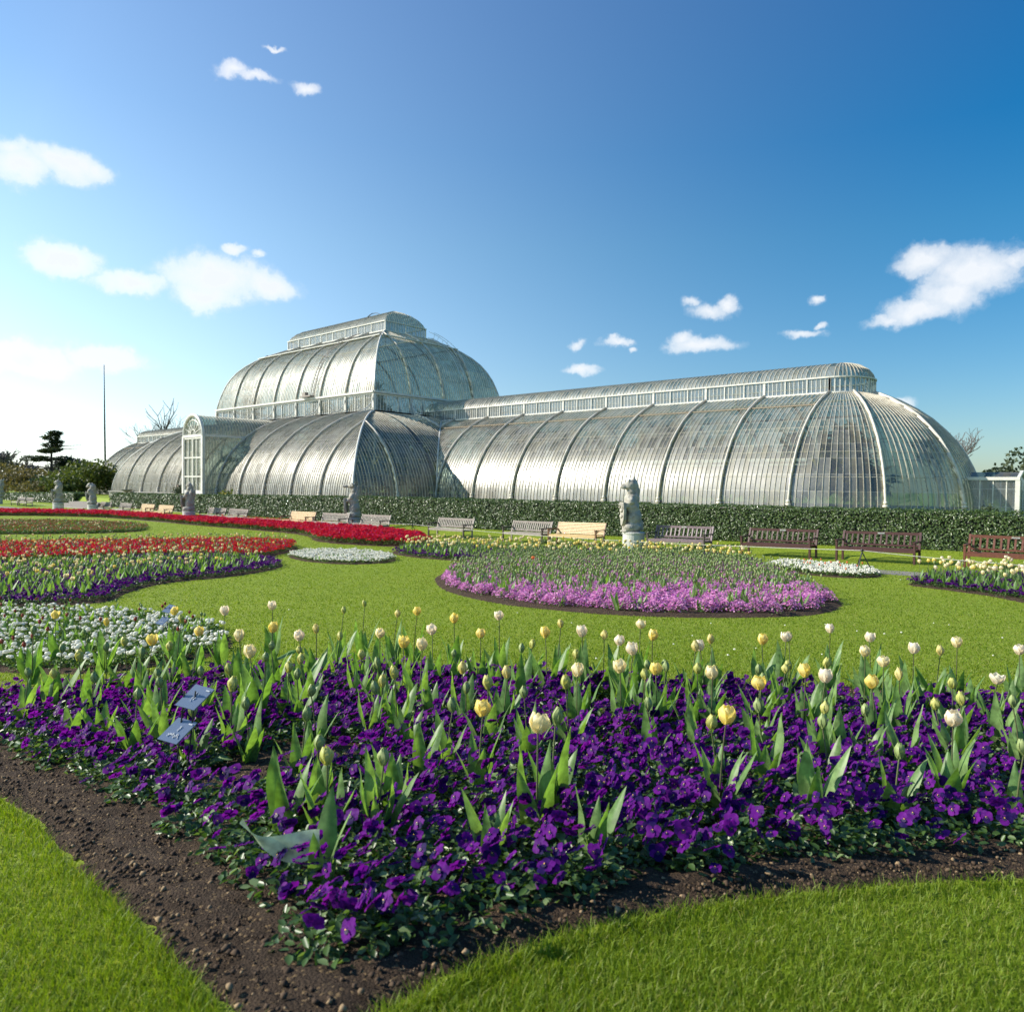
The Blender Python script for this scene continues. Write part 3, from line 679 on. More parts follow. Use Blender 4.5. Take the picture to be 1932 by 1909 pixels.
vg.add([(x0,yh,zt),(x1,yh,zt),(x1,0,zt+.35),(x0,0,zt+.35)],[(0,1,2,3)],0,[(0,0),(2,0),(2,1),(0,1)])
ves=vg.build('end_vestibule',MAT['window_glass'],ph); vf=MB()
for ys in (-1,1):
    vf.box((x1,ys*yh,.45),(.2,.2,2.3)); vf.box(((x0+x1)/2,ys*(yh+.02),zt),(x1-x0+.2,.2,.16)); vf.bar((x1+.02,ys*(yh+.05),zt),(x1+.02,0,zt+.38),.14,.12)
    for k in range(1,4): vf.box((x0+(x1-x0)*k/4+.1,ys*yh,.45),(.05,.05,2.2))
    vf.box((x1,ys*.45,.4),(.08,.08,2.2))
vf.build('vestibule_frame',MAT['white_paint'],ves)
# ---- base wall and floor
out=[]
half=[(0,-YC),(X1,-YC),(X1,-W),(XC,-W)]+[(XC+EK*W*math.cos(-PI/2+PI*k/30),W*math.sin(-PI/2+PI*k/30)) for k in range(1,31)]+[(X1,W),(X1,YC),(0,YC)]
out=half+[(-x,y) for x,y in half[::-1] if x!=0]
cxy=Vector((0,0)); n_=len(out)
def offpoly(P,o):
    r=[]
    for i in range(len(P)):
        a=Vector(P[i-1]);b=Vector(P[i]);c=Vector(P[(i+1)%len(P)])
        t1=(b-a).normalized();t2=(c-b).normalized(); n1=Vector((t1.y,-t1.x));n2=Vector((t2.y,-t2.x)); n=(n1+n2); n/=max(.2,n.dot(n1)*1.0); r.append(tuple(b+n*o))
    return r
bw=MB()
def ring(P,Q,z0,z1,cap=True):
    n=len(P); vs=[(x,y,z0) for x,y in P]+[(x,y,z1) for x,y in P]+[(x,y,z1) for x,y in Q]
    fs=[(i,(i+1)%n,n+(i+1)%n,n+i) for i in range(n)]+[(n+i,n+(i+1)%n,2*n+(i+1)%n,2*n+i) for i in range(n)]
    bw.add(vs,fs)
ring(offpoly(out,.22),offpoly(out,-.1),-1.6,-.1); ring(offpoly(out,.3),offpoly(out,-.1),-.1,.012)
bw.build('base_wall',MAT['wallstone'],ph)
fl=MB(); fl.add([(x,y,-.02) for x,y in out],[tuple(range(n_))]); fl.build('floor',MAT['soil_dark'],ph)
# inner gallery rails and columns seen through the panes
gi=MB()
for sg in (-1,1):
    for ys in (-1,1):
        gi.bar((sg*X1,ys*5.2,2.55),(sg*XC,ys*5.2,2.55),.10,.16); gi.bar((sg*X1,ys*5.2,2.3),(sg*XC,ys*5.2,2.3),.06,.08)
        for k in range(0,8): gi.tube([(sg*(X1+BAY*k),ys*3.9,0),(sg*(X1+BAY*k),ys*3.9,5.4)],.07,6)
for xs in (-1,1):
    for ys in (-1,1):
        gi.bar((-UX,ys*W,6.9),(UX,ys*W,6.9),.3,.3); gi.bar((xs*UX,-W,6.9),(xs*UX,W,6.9),.3,.3)
for k in range(8):
    for ys in (-1,1): gi.tube([(-UX+BAY*k,ys*(W-.1),0),(-UX+BAY*k,ys*(W-.1),6.9)],.1,6)
gi.build('inner_frame',MAT['white_paint'],ph)
# planting inside
lv=np.array([(0,0,0),(.09,.35,.10),(0,.75,.05),(-.09,.35,.10)]); lf=[np.array([(0,1,2,3)])]
P=Pile(); rp=np.random.RandomState(3)
spots=[]
for x in np.arange(-53,54,1.7):
    for y in (-4.3,-1.5,1.5,4.3):
        ax=abs(x); 
        if ax<21: continue
        spots.append((x+rp.uniform(-.6,.6),y+rp.uniform(-.5,.5),rp.uniform(2.0,5.4 if abs(y)<3 else 3.1)))
for x in np.arange(-19,20,2.3):
    for y in (-12,-9,-5,-1.5,2,6,10): spots.append((x+rp.uniform(-.8,.8),y+rp.uniform(-.8,.8),rp.uniform(4,11) if abs(x)<11 and abs(y)<6 else rp.uniform(1.5,3.4)))
for (x,y,h) in spots:
    if abs(x)>45.5 and math.hypot(abs(x)-47.0,y)>3.9: continue
    n_=int(110+h*60); u_=rp.normal(0,1,(n_,3)); u_/=np.linalg.norm(u_,axis=1)[:,None]; rr=rp.uniform(.3,1,n_)**.5
    T=np.array([x,y,h*.6])+u_*rr[:,None]*np.array([1.1,1.1,h*.42]); T[:,2]=np.maximum(T[:,2],.1)
    V,Fs=scatter(lv,lf,T,rotm(n_,1.4,rng=rp),rp.uniform(.6,1.4,n_)); P.add(V,Fs,[0])
tag(P.build('palm_foliage',[MAT['palm']]),kind='stuff',label='massed palm leaves growing inside the glasshouse')
# ================================================================== GROUND
def axis(c,lo,hi,fine,fr,grow=1.18):
    a=[c]; st=fine
    while a[-1]<hi:
        a.append(a[-1]+st)
        if a[-1]-c>fr: st*=grow
    b=[c]; st=fine
    while b[-1]>lo:
        b.append(b[-1]-st)
        if c-b[-1]>fr: st*=grow
    return np.array(sorted(set(b+a)))
xs=axis(58,-1800,1800,.22,9,1.045); ys=axis(-41,-1500,2200,.22,9,1.045)
ys=np.array(sorted(set(ys.tolist()+list(np.arange(-18,-16.4,.12)))))
GX,GY=np.meshgrid(xs,ys); GZ=gz(GX,GY)
V=np.stack([GX,GY,GZ],-1).reshape(-1,3); nx,ny=len(xs),len(ys)
ii=(np.arange(ny-1)[:,None]*nx+np.arange(nx-1)[None]).ravel()
link('lawn',mesh_np('lawn',V,[np.stack([ii,ii+1,ii+nx+1,ii+nx],1)],MAT['lawn'],None,True))['kind']='structure'
# path
def strip(name,pts,w0,w1,mat,dz,n=120):
    P0=[];
    for i in range(n+1):
        t=i/n; x=pts[0][0]+(pts[1][0]-pts[0][0])*t; y0,y1=w0(x),w1(x)
        for k in range(5):
            y=y0+(y1-y0)*k/4; P0.append((x,y,float(gz(x,y))+dz))
    f=[(i*5+k,(i+1)*5+k,(i+1)*5+k+1,i*5+k+1) for i in range(n) for k in range(4)]
    o=link(name,mesh_np(name,P0,[f],MAT[mat],None,True)); o['kind']='structure'; return o
pyn=lambda x: np.interp(x,[-60,20,58,75],[-24.2,-24.0,-24.95,-25.4]); 
strip('path',[(-60,0),(80,0)],pyn,lambda x:pyn(x)+1.25,'path',.006)
# ---------------------------------------------------------------- beds
def poly_pts(uv): return [gp(u,v)[:2] for u,v in uv]
def smoothpoly(P,n=4):
    P=[np.array(p,float) for p in P]; out=[]
    for i in range(len(P)):
        p0,p1,p2,p3=P[i-1],P[i],P[(i+1)%len(P)],P[(i+2)%len(P)]
        for k in range(n):
            t=k/n; out.append(.5*((2*p1)+(-p0+p2)*t+(2*p0-5*p1+4*p2-p3)*t*t+(-p0+3*p1-3*p2+p3)*t**3))
    return np.array(out)
def inside(P,x,y):
    x=np.asarray(x,float);y=np.asarray(y,float);r=np.zeros(x.shape,bool); n=len(P)
    for i in range(n):
        x0,y0=P[i-1];x1,y1=P[i]
        c=((y0>y)!=(y1>y))
        with np.errstate(divide='ignore',invalid='ignore'): xi=(x1-x0)*(y-y0)/(y1-y0)+x0
        r^=c&(x<xi)
    return r
def edged(P,x,y):
    x=np.asarray(x,float);y=np.asarray(y,float);d=np.full(x.shape,1e9); n=len(P)
    for i in range(n):
        a=P[i-1];b=P[i];ab=b-a;L2=ab@ab+1e-12
        t=np.clip(((x-a[0])*ab[0]+(y-a[1])*ab[1])/L2,0,1)
        d=np.minimum(d,np.hypot(x-a[0]-t*ab[0],y-a[1]-t*ab[1]))
    return d
BEDS={}
def vnoise(x,y,seed,f):
    r=np.random.RandomState(seed); z=0
    for k in range(7):
        a=r.uniform(0,2*PI); ff=f*r.uniform(.6,1.7); z=z+np.sin((x*math.cos(a)+y*math.sin(a))*ff+r.uniform(0,6.28)+1.3*np.sin((x*math.sin(a)-y*math.cos(a))*ff*.7))
    return z/7
def bed(name,P,step,label,lump=.012,rise=.03):
    P=np.array(P); BEDS[name]=P
    x=np.arange(P[:,0].min()-step,P[:,0].max()+step*2,step); y=np.arange(P[:,1].min()-step,P[:,1].max()+step*2,step)
    X,Y=np.meshgrid(x,y); ins=inside(P,X,Y); d=edged(P,X,Y)*np.where(ins,1,-1)
    Z=gz(X,Y)+np.where(d>0,rise*np.minimum(d/.12,1),-.02)+ (vnoise(X,Y,1,38)*lump+vnoise(X,Y,2,95)*lump*.6)*(d>.02)
    keep=(d>-step*1.6); idx=-np.ones(X.size,int); kk=keep.ravel(); idx[kk]=np.arange(kk.sum())
    n=len(x); q=(np.arange(len(y)-1)[:,None]*n+np.arange(n-1)[None]).ravel(); F_=np.stack([q,q+1,q+n+1,q+n],1); F_=idx[F_]; F_=F_[(F_>=0).all(1)]
    o=link(name,mesh_np(name,np.stack([X,Y,Z],-1).reshape(-1,3)[kk],[F_],MAT['soil'],None,True)); o['kind']='structure'; o['label']=label
    return P
def rnd_in(P,n,rng,margin=0.,mind=None):
    out=[]; lo=P.min(0);hi=P.max(0); tries=0
    while len(out)<n and tries<60:
        tries+=1; q=rng.uniform(lo,hi,(max(200,n*2),2)); ok=inside(P,q[:,0],q[:,1]); q=q[ok]
        if margin: q=q[edged(P,q[:,0],q[:,1])>margin]
        out+=q.tolist()
    return np.array(out[:n])
def jitgrid(P,step,rng,margin=0.,jit=.35):
    lo=P.min(0);hi=P.max(0); x=np.arange(lo[0],hi[0],step); y=np.arange(lo[1],hi[1],step*.87); X,Y=np.meshgrid(x,y); X[1::2]+=step/2
    q=np.stack([X.ravel(),Y.ravel()],1)+rng.uniform(-jit,jit,(X.size,2))*step
    q=q[inside(P,q[:,0],q[:,1])]
    if margin: q=q[edged(P,q[:,0],q[:,1])>margin]
    return q
# near bed: soil outline, then the planted outline inside it
soilF=smoothpoly(poly_pts([(-700,1330),(-300,1420),(0,1512),(130,1628),(250,1738),(350,1838),(455,1950),(600,2010),(720,1925),(900,1830),(1100,1760),(1300,1718),(1500,1690),(1932,1662),(2500,1660),(2700,1400),(2300,1345),(1932,1322),(1500,1295),(1100,1282),(900,1268),(700,1255),(560,1262),(430,1268),(200,1292),(0,1300),(-500,1270)]),3)
bed('front_flower_bed',soilF,.045,'dark crumbly soil of the nearest flower bed',.016,.03)
plantF=smoothpoly(poly_pts([(-620,1320),(-200,1380),(0,1425),(120,1478),(240,1525),(330,1590),(430,1660),(500,1740),(560,1810),(640,1850),(760,1830),(900,1765),(1100,1735),(1270,1680),(1480,1640),(1700,1625),(1932,1610),(2450,1610),(2600,1410),(2300,1360),(1932,1340),(1500,1315),(1100,1302),(900,1288),(700,1275),(560,1285),(430,1290),(200,1318),(0,1325),(-500,1295)]),3)
pinkS=smoothpoly(poly_pts([(822,1098),(850,1118),(960,1142),(1150,1160),(1350,1166),(1520,1162),(1587,1146),(1570,1125),(1480,1085),(1380,1066),(1200,1056),(1000,1056),(880,1068),(830,1085)]),4)
bed('pink_flower_bed',pinkS,.12,'bare soil rim under the mauve pink flowers',.012,.04)
whiteL=smoothpoly(poly_pts([(-260,1190),(-120,1252),(60,1272),(220,1268),(340,1250),(425,1232),(438,1208),(400,1182),(300,1166),(180,1158),(0,1153),(-200,1156)]),4)
bed('daisy_bed',whiteL,.1,'soil of the white daisy bed at the left')
purpL=smoothpoly(poly_pts([(-300,1150),(-100,1150),(60,1146),(200,1136),(245,1118),(320,1100),(440,1088),(520,1074),(533,1064),(500,1056),(400,1052),(300,1052),(100,1064),(-100,1072),(-400,1090)]),4)
bed('left_violet_bed',purpL,.12,'soil of the violet and yellow bed at the left')
redL=smoothpoly(poly_pts([(-300,1074),(0,1064),(200,1056),(350,1052),(480,1054),(545,1042),(560,1032),(500,1024),(300,1026),(100,1030),(-100,1034),(-300,1044)]),4)
bed('left_red_bed',redL,.2,'soil of the scarlet bed behind the violet one')
farL=smoothpoly(poly_pts([(-260,1008),(0,1008),(150,1007),(255,1003),(277,997),(250,990),(100,985),(-100,985),(-260,986)]),4)
bed('far_left_bed',farL,.3,'soil of the far left tulip bed')
whiteM=smoothpoly(poly_pts([(543,1050),(580,1060),(650,1065),(720,1063),(748,1056),(720,1046),(650,1042),(580,1042)]),4)
bed('small_daisy_bed',whiteM,.15,'soil of the small white bed in the lawn')
redB=np.array([(-62,float(pyn(-62))-.4),(-62,float(pyn(-62))-3.2),(-8,-28.2),(5,-26.2),(16,-25.0),(24,-25.4),(31,-26.4),(38,-28.3),(42.2,-28.0),(42.3,-26.3),(39.,-24.9),(30,-24.45),(10,-24.45)])
def vrow(u0,v0,u1,v1): pass
redB=smoothpoly(poly_pts([(-300,978),(0,973),(200,977),(390,993),(560,1008),(600,1022),(700,1030),(800,1032),(806,1024),(760,1012),(640,999),(480,987),(330,980),(200,971),(0,968),(-300,970)]),4)
bed('red_flower_bed',redB,.25,'soil of the long crimson bed in front of the benches')
purpB=smoothpoly(poly_pts([(745,1046),(850,1058),(1000,1064),(1150,1066),(1300,1072),(1410,1076),(1440,1068),(1400,1058),(1200,1046),(1000,1038),(850,1033),(760,1036)]),4)
bed('back_violet_bed',purpB,.15,'soil of the violet bed behind the pink one')
whiteR=smoothpoly(poly_pts([(1448,1072),(1500,1082),(1580,1090),(1650,1090),(1662,1084),(1620,1076),(1540,1068),(1470,1064)]),4)
bed('right_daisy_bed',whiteR,.12,'soil of the white bed before the maroon benches')
purpR=smoothpoly(poly_pts([(1712,1102),(1780,1113),(1860,1124),(1960,1142),(2150,1165),(2300,1160),(2200,1120),(2050,1100),(1900,1090),(1780,1088)]),4)
bed('right_violet_bed',purpR,.12,'soil of the violet bed at the right edge')
allbeds=list(BEDS.values())
def inbeds(x,y):
    r=np.zeros(len(x),bool)
    for P in allbeds:
        lo=P.min(0);hi=P.max(0); m=(x>lo[0])&(x<hi[0])&(y>lo[1])&(y<hi[1])
        if m.any(): r[m]|=inside(P,x[m],y[m])
    return r
# soil clods and grit on the near bed
cv,cf_=[],[]
ico=bmesh.new(); bmesh.ops.create_icosphere(ico,subdivisions=1,radius=1); cv=np.array([v.co[:] for v in ico.verts]); cf_=np.array([[v.index for v in f.verts] for f in ico.faces]); ico.free()
r1=np.random.RandomState(11)
cl_=Pile()
q=rnd_in(soilF,110000,r1); rr=np.hypot(q[:,0]-CP[0],q[:,1]-CP[1]); q=q[(rr<6.5)&((~inside(plantF,q[:,0],q[:,1]))|(r1.rand(len(q))<.25))]
for tvs in range(3):
    qq=q[tvs::3]; n=len(qq); sh=cv*r1.uniform(.45,1.35,cv.shape)
    sz=.0028+.009*r1.rand(n)**5+ (r1.rand(n)<.006)*.009
    T=np.stack([qq[:,0],qq[:,1],gz(qq[:,0],qq[:,1])+.03+sz*.2],1)
    V,Fs=scatter(sh*np.array([1,1,.65]),[cf_],T,rotm(n,.8,rng=r1),sz); cl_.add(V,Fs,[0])
tag(cl_.build('soil_clods',[MAT['stones']]),kind='stuff',label='crumbs of dark soil and pale grit on the near bed')
# grass blades
r2=np.random.RandomState(5); gr=Pile()
def grass(n,rmin,rmax,h,wd,umin=-150,umax=2080):
    a0=math.atan2(ray(umin,950)[0],ray(umin,950)[1]); a1=math.atan2(ray(umax,950)[0],ray(umax,950)[1])
    az=r2.uniform(a0,a1,n); r=np.exp(r2.uniform(math.log(rmin),math.log(rmax),n)); x=CP[0]+r*np.sin(az); y=CP[1]+r*np.cos(az)
    ok=~inbeds(x,y); x=x[ok];y=y[ok];r=r[ok]; n=len(x); wd=np.clip(.00055*r,.0013,.02)
    dn=np.full(n,9.); nr=r<6; dn[nr]=edged(soilF,x[nr],y[nr])
    h=np.interp(r,[1,4,10,60],[.03,.024,.019,.02]); hh=h*r2.uniform(.5,1.35,n)*(1+.25*vnoise(x,y,5,5)+.5*(dn<.06)); a=r2.uniform(0,2*PI,n); lean=r2.uniform(.15,.95,n)*hh; la=r2.uniform(0,2*PI,n)
    z=gz(x,y)-.002; ca,sa=np.cos(a)*wd,np.sin(a)*wd
    V=np.zeros((n,5,3)); V[:,0]=np.stack([x-ca,y-sa,z],1);V[:,1]=np.stack([x+ca,y+sa,z],1)
    mx_=np.stack([x+np.cos(la)*lean*.35,y+np.sin(la)*lean*.35,z+hh*.6],1)
    V[:,2]=mx_-np.stack([ca,sa,0*ca],1)*.75;V[:,3]=mx_+np.stack([ca,sa,0*ca],1)*.75
    V[:,4]=np.stack([x+np.cos(la)*lean,y+np.sin(la)*lean,z+hh*.95],1)
    b=np.arange(n)[:,None]*5
    gr.add(V.reshape(-1,3),[b+np.array([[0,1,3,2]]),b+np.array([[2,3,4]])],[0,0])
grass(620000,.9,60,.03,.0016)
tag(gr.build('grass',[MAT['grass_blade']]),kind='stuff',label='short sunlit grass blades of the mown lawn')
# lawn daisies dotted in the turf
# ================================================================== PLANT TEMPLATES
def petal(h,w,curl,n=6,m_=4,open_=0.,tipw=.25,base=.25):
    """one cupped petal standing up from origin, outward +x"""
    V=[];
    for i in range(n+1):
        t=i/n; r=w*(base+(1-base)*math.sin(min(1,t*1.35)*PI/2))*(1-curl*max(0,t-.45)**1.5*2.2)+open_*t*t*w*1.2
        half=.62*w*math.sin(PI*(.12+.80*t))**.8*(1 if t<.8 else 1-(t-.8)/.2*(1-tipw))
        for k in range(m_+1):
            s=(k/m_*2-1); V.append((r-.35*w*s*s*(1-.4*t),half*s*1.55,h*t-.06*h*s*s*t))
    F_=[(i*(m_+1)+k,i*(m_+1)+k+1,(i+1)*(m_+1)+k+1,(i+1)*(m_+1)+k) for i in range(n) for k in range(m_)]
    return np.array(V),np.array(F_)
def rz_(V,a): c,s=math.cos(a),math.sin(a); return V@np.array([[c,s,0],[-s,c,0],[0,0,1]])
def flower_np(h,w,curl,open_,tipw,rng):
    Vs=[];Fs=[];o=0
    for ring in (0,1):
        for k in range(3):
            V,F_=petal(h*(1 if ring else .97)*rng.uniform(.95,1.04),w*(1.0 if ring else .88),curl+rng.uniform(-.06,.06),open_=open_*rng.uniform(.6,1.4),tipw=tipw)
            V=rz_(V,2*PI*(k/3+ring/6)+rng.uniform(-.12,.12)); Vs.append(V);Fs.append(F_+o);o+=len(V)
    return np.concatenate(Vs),np.concatenate(Fs)
def leaf_np(Lh,wd,lean,twist,curl,rng,n=9):
    V=[];x=0;z=0;ang=PI/2-lean
    wv=rng.uniform(0,6.28)
    for i in range(n+1):
        t=i/n
        half=wd*(math.sin(PI*min(1,.16+.84*t)**.85)**.9 if t<1 else 0)+.0005
        tw=twist*t; c,s=math.cos(tw),math.sin(tw); wave=.18*wd*math.sin(t*9+wv)
        nx_,nz_=-math.sin(ang),math.cos(ang)
        for k in (-1,-.5,0,.5,1):
            lift=half*.55*abs(k)**1.5*(1-.5*t)+wave*abs(k)
            V.append((x+nx_*(-lift)*c*-1*-1+0, half*k*c, z+nz_*(-lift)*-1 + half*k*s*.6))
        st=Lh/n; x+=math.cos(ang)*st; z+=math.sin(ang)*st; ang-=curl*(.3+1.4*t*t)/n
    F_=[(i*5+k,i*5+k+1,(i+1)*5+k+1,(i+1)*5+k) for i in range(n) for k in range(4)]
    return np.array(V),np.array(F_)
def stem_np(H,bend,r=.0032,n=6,k_=6):
    V=[]
    for i in range(n+1):
        t=i/n; x=bend*t*t
        for k in range(k_): a=2*PI*k/k_; V.append((x+r*(1.15-.3*t)*math.cos(a),r*(1.15-.3*t)*math.sin(a),H*t))
    F_=[(i*k_+k,i*k_+(k+1)%k_,(i+1)*k_+(k+1)%k_,(i+1)*k_+k) for i in range(n) for k in range(k_)]
    return np.array(V),np.array(F_)
rt=np.random.RandomState(21)
TH=.42   # every template is built with its head base at this height
# kind: (head height, half width, curl, open, tip, petal material choices)
KIND={'open':(.068,.033,.26,.06,.72),'cup':(.070,.031,.36,.0,.6),'wide':(.060,.032,.1,.34,.6),'bud':(.064,.0225,.62,0,.25),'slim':(.064,.019,.70,0,.14)}
FL={}
for k,(h,w_,cu,op,tp) in KIND.items():
    FL[k]=[flower_np(h,w_,cu,op,tp,rt) for _ in range(3)]
LV=[]
for i in range(10):
    LV.append(leaf_np(rt.uniform(.25,.37),rt.uniform(.022,.038),rt.uniform(.08,.42),rt.uniform(-.9,.9),rt.uniform(-.1,.75),rt))
LV.append(leaf_np(.24,.045,1.05,.5,.9,rt)); 
STM=[stem_np(TH,b) for b in (0,.02,-.02,.035)]
PETM={'y':'petal_yellow','c':'petal_cream','p':'petal_blush','b':'petal_bud','g':'petal_green','r':'petal_red','o':'petal_orange','u':'petal_butter'}
MESH={}
def cached(key,fn):
    if key not in MESH: MESH[key]=fn()
    return MESH[key]
def flower_mesh(kind,i,colr): return cached(('f',kind,i,colr),lambda:mesh_np('tulip_flower',FL[kind][i][0],[FL[kind][i][1]],MAT[PETM[colr]],None,True))
def leaf_mesh(i): return cached(('l',i),lambda:mesh_np('tulip_leaf',LV[i][0],[LV[i][1]],MAT['tulip_leaf'],None,True))
def stem_mesh(i): return cached(('s',i),lambda:mesh_np('tulip_stem',STM[i][0],[STM[i][1]],MAT['tulip_stem'],None,True))
BEND=[0,.02,-.02,.035]
TUL=[]   # every tulip of the garden: dict(pos,H,kind,col,bed,scale,leaves)
def tulip(x,y,H,kind,colr,bedname,sc=1.,nl=3,big=None,z=None):
    kind=str(kind); colr=str(colr)
    if bedname!='front' and kind=='slim' and colr in 'ycpu': colr='g'
    if kind in('open','cup','wide') and colr in 'gb': colr='c'
    TUL.append(dict(x=x,y=y,z=float(gz(x,y)) if z is None else z,H=H,kind=kind,col=colr,bed=bedname,sc=sc,nl=nl,big=big))
# nearest bed, read off one by one: (u,v of the head, kind, colour, head height above soil)
T1=[(105,1163,'open','y',.44),(197,1175,'bud','y',.42),(60,1190,'bud','g',.42),(326,1156,'cup','y',.45),(334,1168,'bud','b',.44),(417,1156,'open','p',.5),(365,1193,'cup','y',.42),
(277,1210,'open','y',.42),(459,1200,'cup','c',.42),(478,1233,'cup','c',.42),(156,1238,'bud','b',.38),(241,1212,'bud','b',.4),(266,1233,'slim','g',.38),(200,1220,'slim','g',.38),(437,1265,'slim','b',.36),(437,1294,'bud','b',.33),(110,1225,'slim','g',.38),
(514,1145,'open','p',.5),(514,1187,'cup','y',.42),(518,1220,'slim','g',.36),(569,1203,'cup','p',.42),(597,1188,'bud','u',.42),(641,1153,'slim','b',.48),(684,1140,'slim','b',.5),(717,1195,'cup','c',.40),(742,1158,'bud','u',.46),(781,1154,'cup','y',.47),
(760,1217,'open','y',.38),(793,1218,'cup','c',.4),(817,1192,'open','p',.42),(858,1170,'cup','y',.44),(677,1235,'bud','b',.34),(544,1259,'bud','b',.32),(568,1350,'slim','g',.30),(600,1401,'slim','g',.29),(618,1432,'bud','b',.28),(597,1300,'slim','g',.3),(714,1432,'slim','g',.28),
(907,1197,'cup','y',.40),(875,1264,'bud','u',.32),(845,1333,'slim','g',.28),(904,1341,'cup','y',.34),(1015,1368,'open','c',.38),(1042,1356,'slim','g',.36),(921,1290,'bud','b',.34),(951,1272,'bud','u',.33),(943,1164,'open','p',.48),(1053,1177,'bud','u',.45),(1033,1198,'cup','y',.42),(983,1224,'slim','g',.36),
(1100,1193,'open','p',.44),(1089,1267,'cup','c',.34),(1074,1288,'bud','b',.34),(1140,1200,'bud','u',.42),(1168,1210,'cup','p',.40),(1188,1227,'open','p',.38),(1207,1180,'open','c',.45),(1231,1201,'cup','y',.42),(1173,1262,'open','c',.34),(1213,1272,'slim','b',.33),(1241,1266,'cup','y',.34),
(1306,1221,'bud','u',.38),(1332,1221,'cup','p',.38),(1346,1208,'bud','u',.4),(1317,1264,'bud','b',.33),(1344,1272,'cup','c',.34),(1360,1350,'cup','y',.38),(1433,1293,'open','y',.33),(1441,1208,'cup','y',.42),(1480,1204,'open','p',.42),(1493,1204,'bud','u',.42),(1519,1270,'cup','y',.35),(1549,1278,'open','p',.34),(1566,1186,'cup','p',.44),(1558,1252,'bud','b',.36),(1550,1332,'slim','b',.30),(1565,1368,'slim','g',.28),
(1645,1206,'open','p',.42),(1633,1230,'cup','c',.38),(1667,1250,'open','c',.37),(1655,1292,'cup','y',.34),(1698,1273,'slim','u',.37),(1724,1226,'open','p',.4),(1768,1228,'bud','u',.4),(1806,1214,'open','c',.44),(1873,1281,'wide','p',.33),(1800,1292,'bud','b',.33),(1806,1318,'slim','b',.34),(1798,1355,'cup','p',.35),(1640,1340,'slim','g',.30),(1925,1229,'open','p',.4),(1955,1300,'cup','y',.34),(1920,1410,'slim','g',.3),(1990,1250,'open','c',.38),(2040,1290,'cup','y',.36),(-30,1230,'cup','y',.38),(-80,1215,'bud','b',.38),(1440,1335,'slim','g',.26),(1690,1420,'slim','g',.26),(500,1240,'slim','g',.34),(700,1300,'slim','g',.28),(1230,1330,'slim','g',.27),(300,1270,'slim','g',.30)]
for i,(u,v,k,c_,H) in enumerate(T1):
    q=gp(u,v,H+.03); dep=(np.array([q[0],q[1],q[2]])-CP)@_F
    tulip(q[0],q[1],H,k,c_,'front',1.06 if dep<3.6 else 1.10,int(4+(i*7)%2),big=(i%6==5))
r3=np.random.RandomState(31)
xf=0
for q in jitgrid(plantF,.43,r3,.2,.45):
    u_,v_,dp_=proj((q[0],q[1],float(gz(*q))))
    if -40<u_<1975 and dp_>.8 and v_<1660 and min(math.hypot(q[0]-t['x'],q[1]-t['y']) for t in TUL)>.13:
        near=v_>1480
        if near and r3.rand()<.45: continue
        k_=r3.choice(['slim','none','bud','none','none']); tulip(q[0],q[1],r3.uniform(.25,.36),k_,'g' if k_!='bud' else 'b','front',1.05,5,big=r3.rand()<.3); xf+=1
print('extra front tulips',xf)
def front_dist(q): return np.array([proj((x,y,float(gz(x,y))))[1] for x,y in q])
def dense(P,step,mg,bedname,kinds,cols_,Hlo,Hhi,nl,sc,pf=1.):
    for q in jitgrid(P,step,r3,mg,.45):
        if r3.rand()<pf: tulip(q[0],q[1],r3.uniform(Hlo,Hhi),r3.choice(kinds),r3.choice(cols_),bedname,sc,nl)
dense(purpL,.36,.55,'left violet',['open','cup','bud','slim','slim','slim'],['y','c','c','u','g','g','b'],.34,.46,3,1.05)
dense(redL,.42,.30,'left scarlet',['cup','slim','slim','slim'],['c','u','y','g'],.33,.46,3,1.1)
for q in jitgrid(pinkS,.215,r3,.30,.45):
    if proj((q[0],q[1],float(gz(*q))))[1]>1120 and r3.rand()<.78: continue
    tulip(q[0],q[1],r3.uniform(.30,.44),'slim','g','pink',1.0,3)
dense(purpB,.34,.22,'back violet',['cup','open','slim','slim','cup'],['y','u','c','y','g'],.36,.5,3,1.25)
dense(purpR,.33,.22,'right violet',['cup','open','cup','slim'],['c','c','y','p','g'],.36,.5,3,1.25)
for q in rnd_in(whiteL,90,r3,.1): tulip(q[0],q[1],r3.uniform(.16,.26),r3.choice(['slim','bud']),r3.choice(['g','r','r','g']),'left daisy',.8,2)
for q in rnd_in(whiteM,36,r3,.2): tulip(q[0],q[1],r3.uniform(.14,.22),'slim','g','middle daisy',.8,2)
for q in rnd_in(whiteR,28,r3,.1): tulip(q[0],q[1],r3.uniform(.18,.28),r3.choice(['slim','bud']),r3.choice(['o','g','o']),'right daisy',.9,2)
for q in rnd_in(farL,190,r3,.2): tulip(q[0],q[1],r3.uniform(.25,.42),r3.choice(['slim','slim','cup']),r3.choice(['g','g','r','c']),'far left',1.1,3)
for q in (gp(1005,1088),): tulip(q[0],q[1],.42,'open','o','pink',1.2,3)
for t in TUL:
    u,v,dp=proj((t['x'],t['y'],t['z']+t['H'])); t['u'],t['v'],t['dp']=u,v,dp
    vis=(-20<u<1952) and v<1930
    t['size']=(t['H']/dp if vis else 0)
TUL.sort(key=lambda t:-t['size'])
top=[t for t in TUL if t['size']>0][:300]; topid=set(id(t) for t in top); rest=[t for t in TUL if id(t) not in topid]
CN={'y':'bright yellow','c':'pale cream','p':'blush white','b':'green and yellow','g':'tight green','r':'dusky red','o':'orange','u':'butter yellow'}
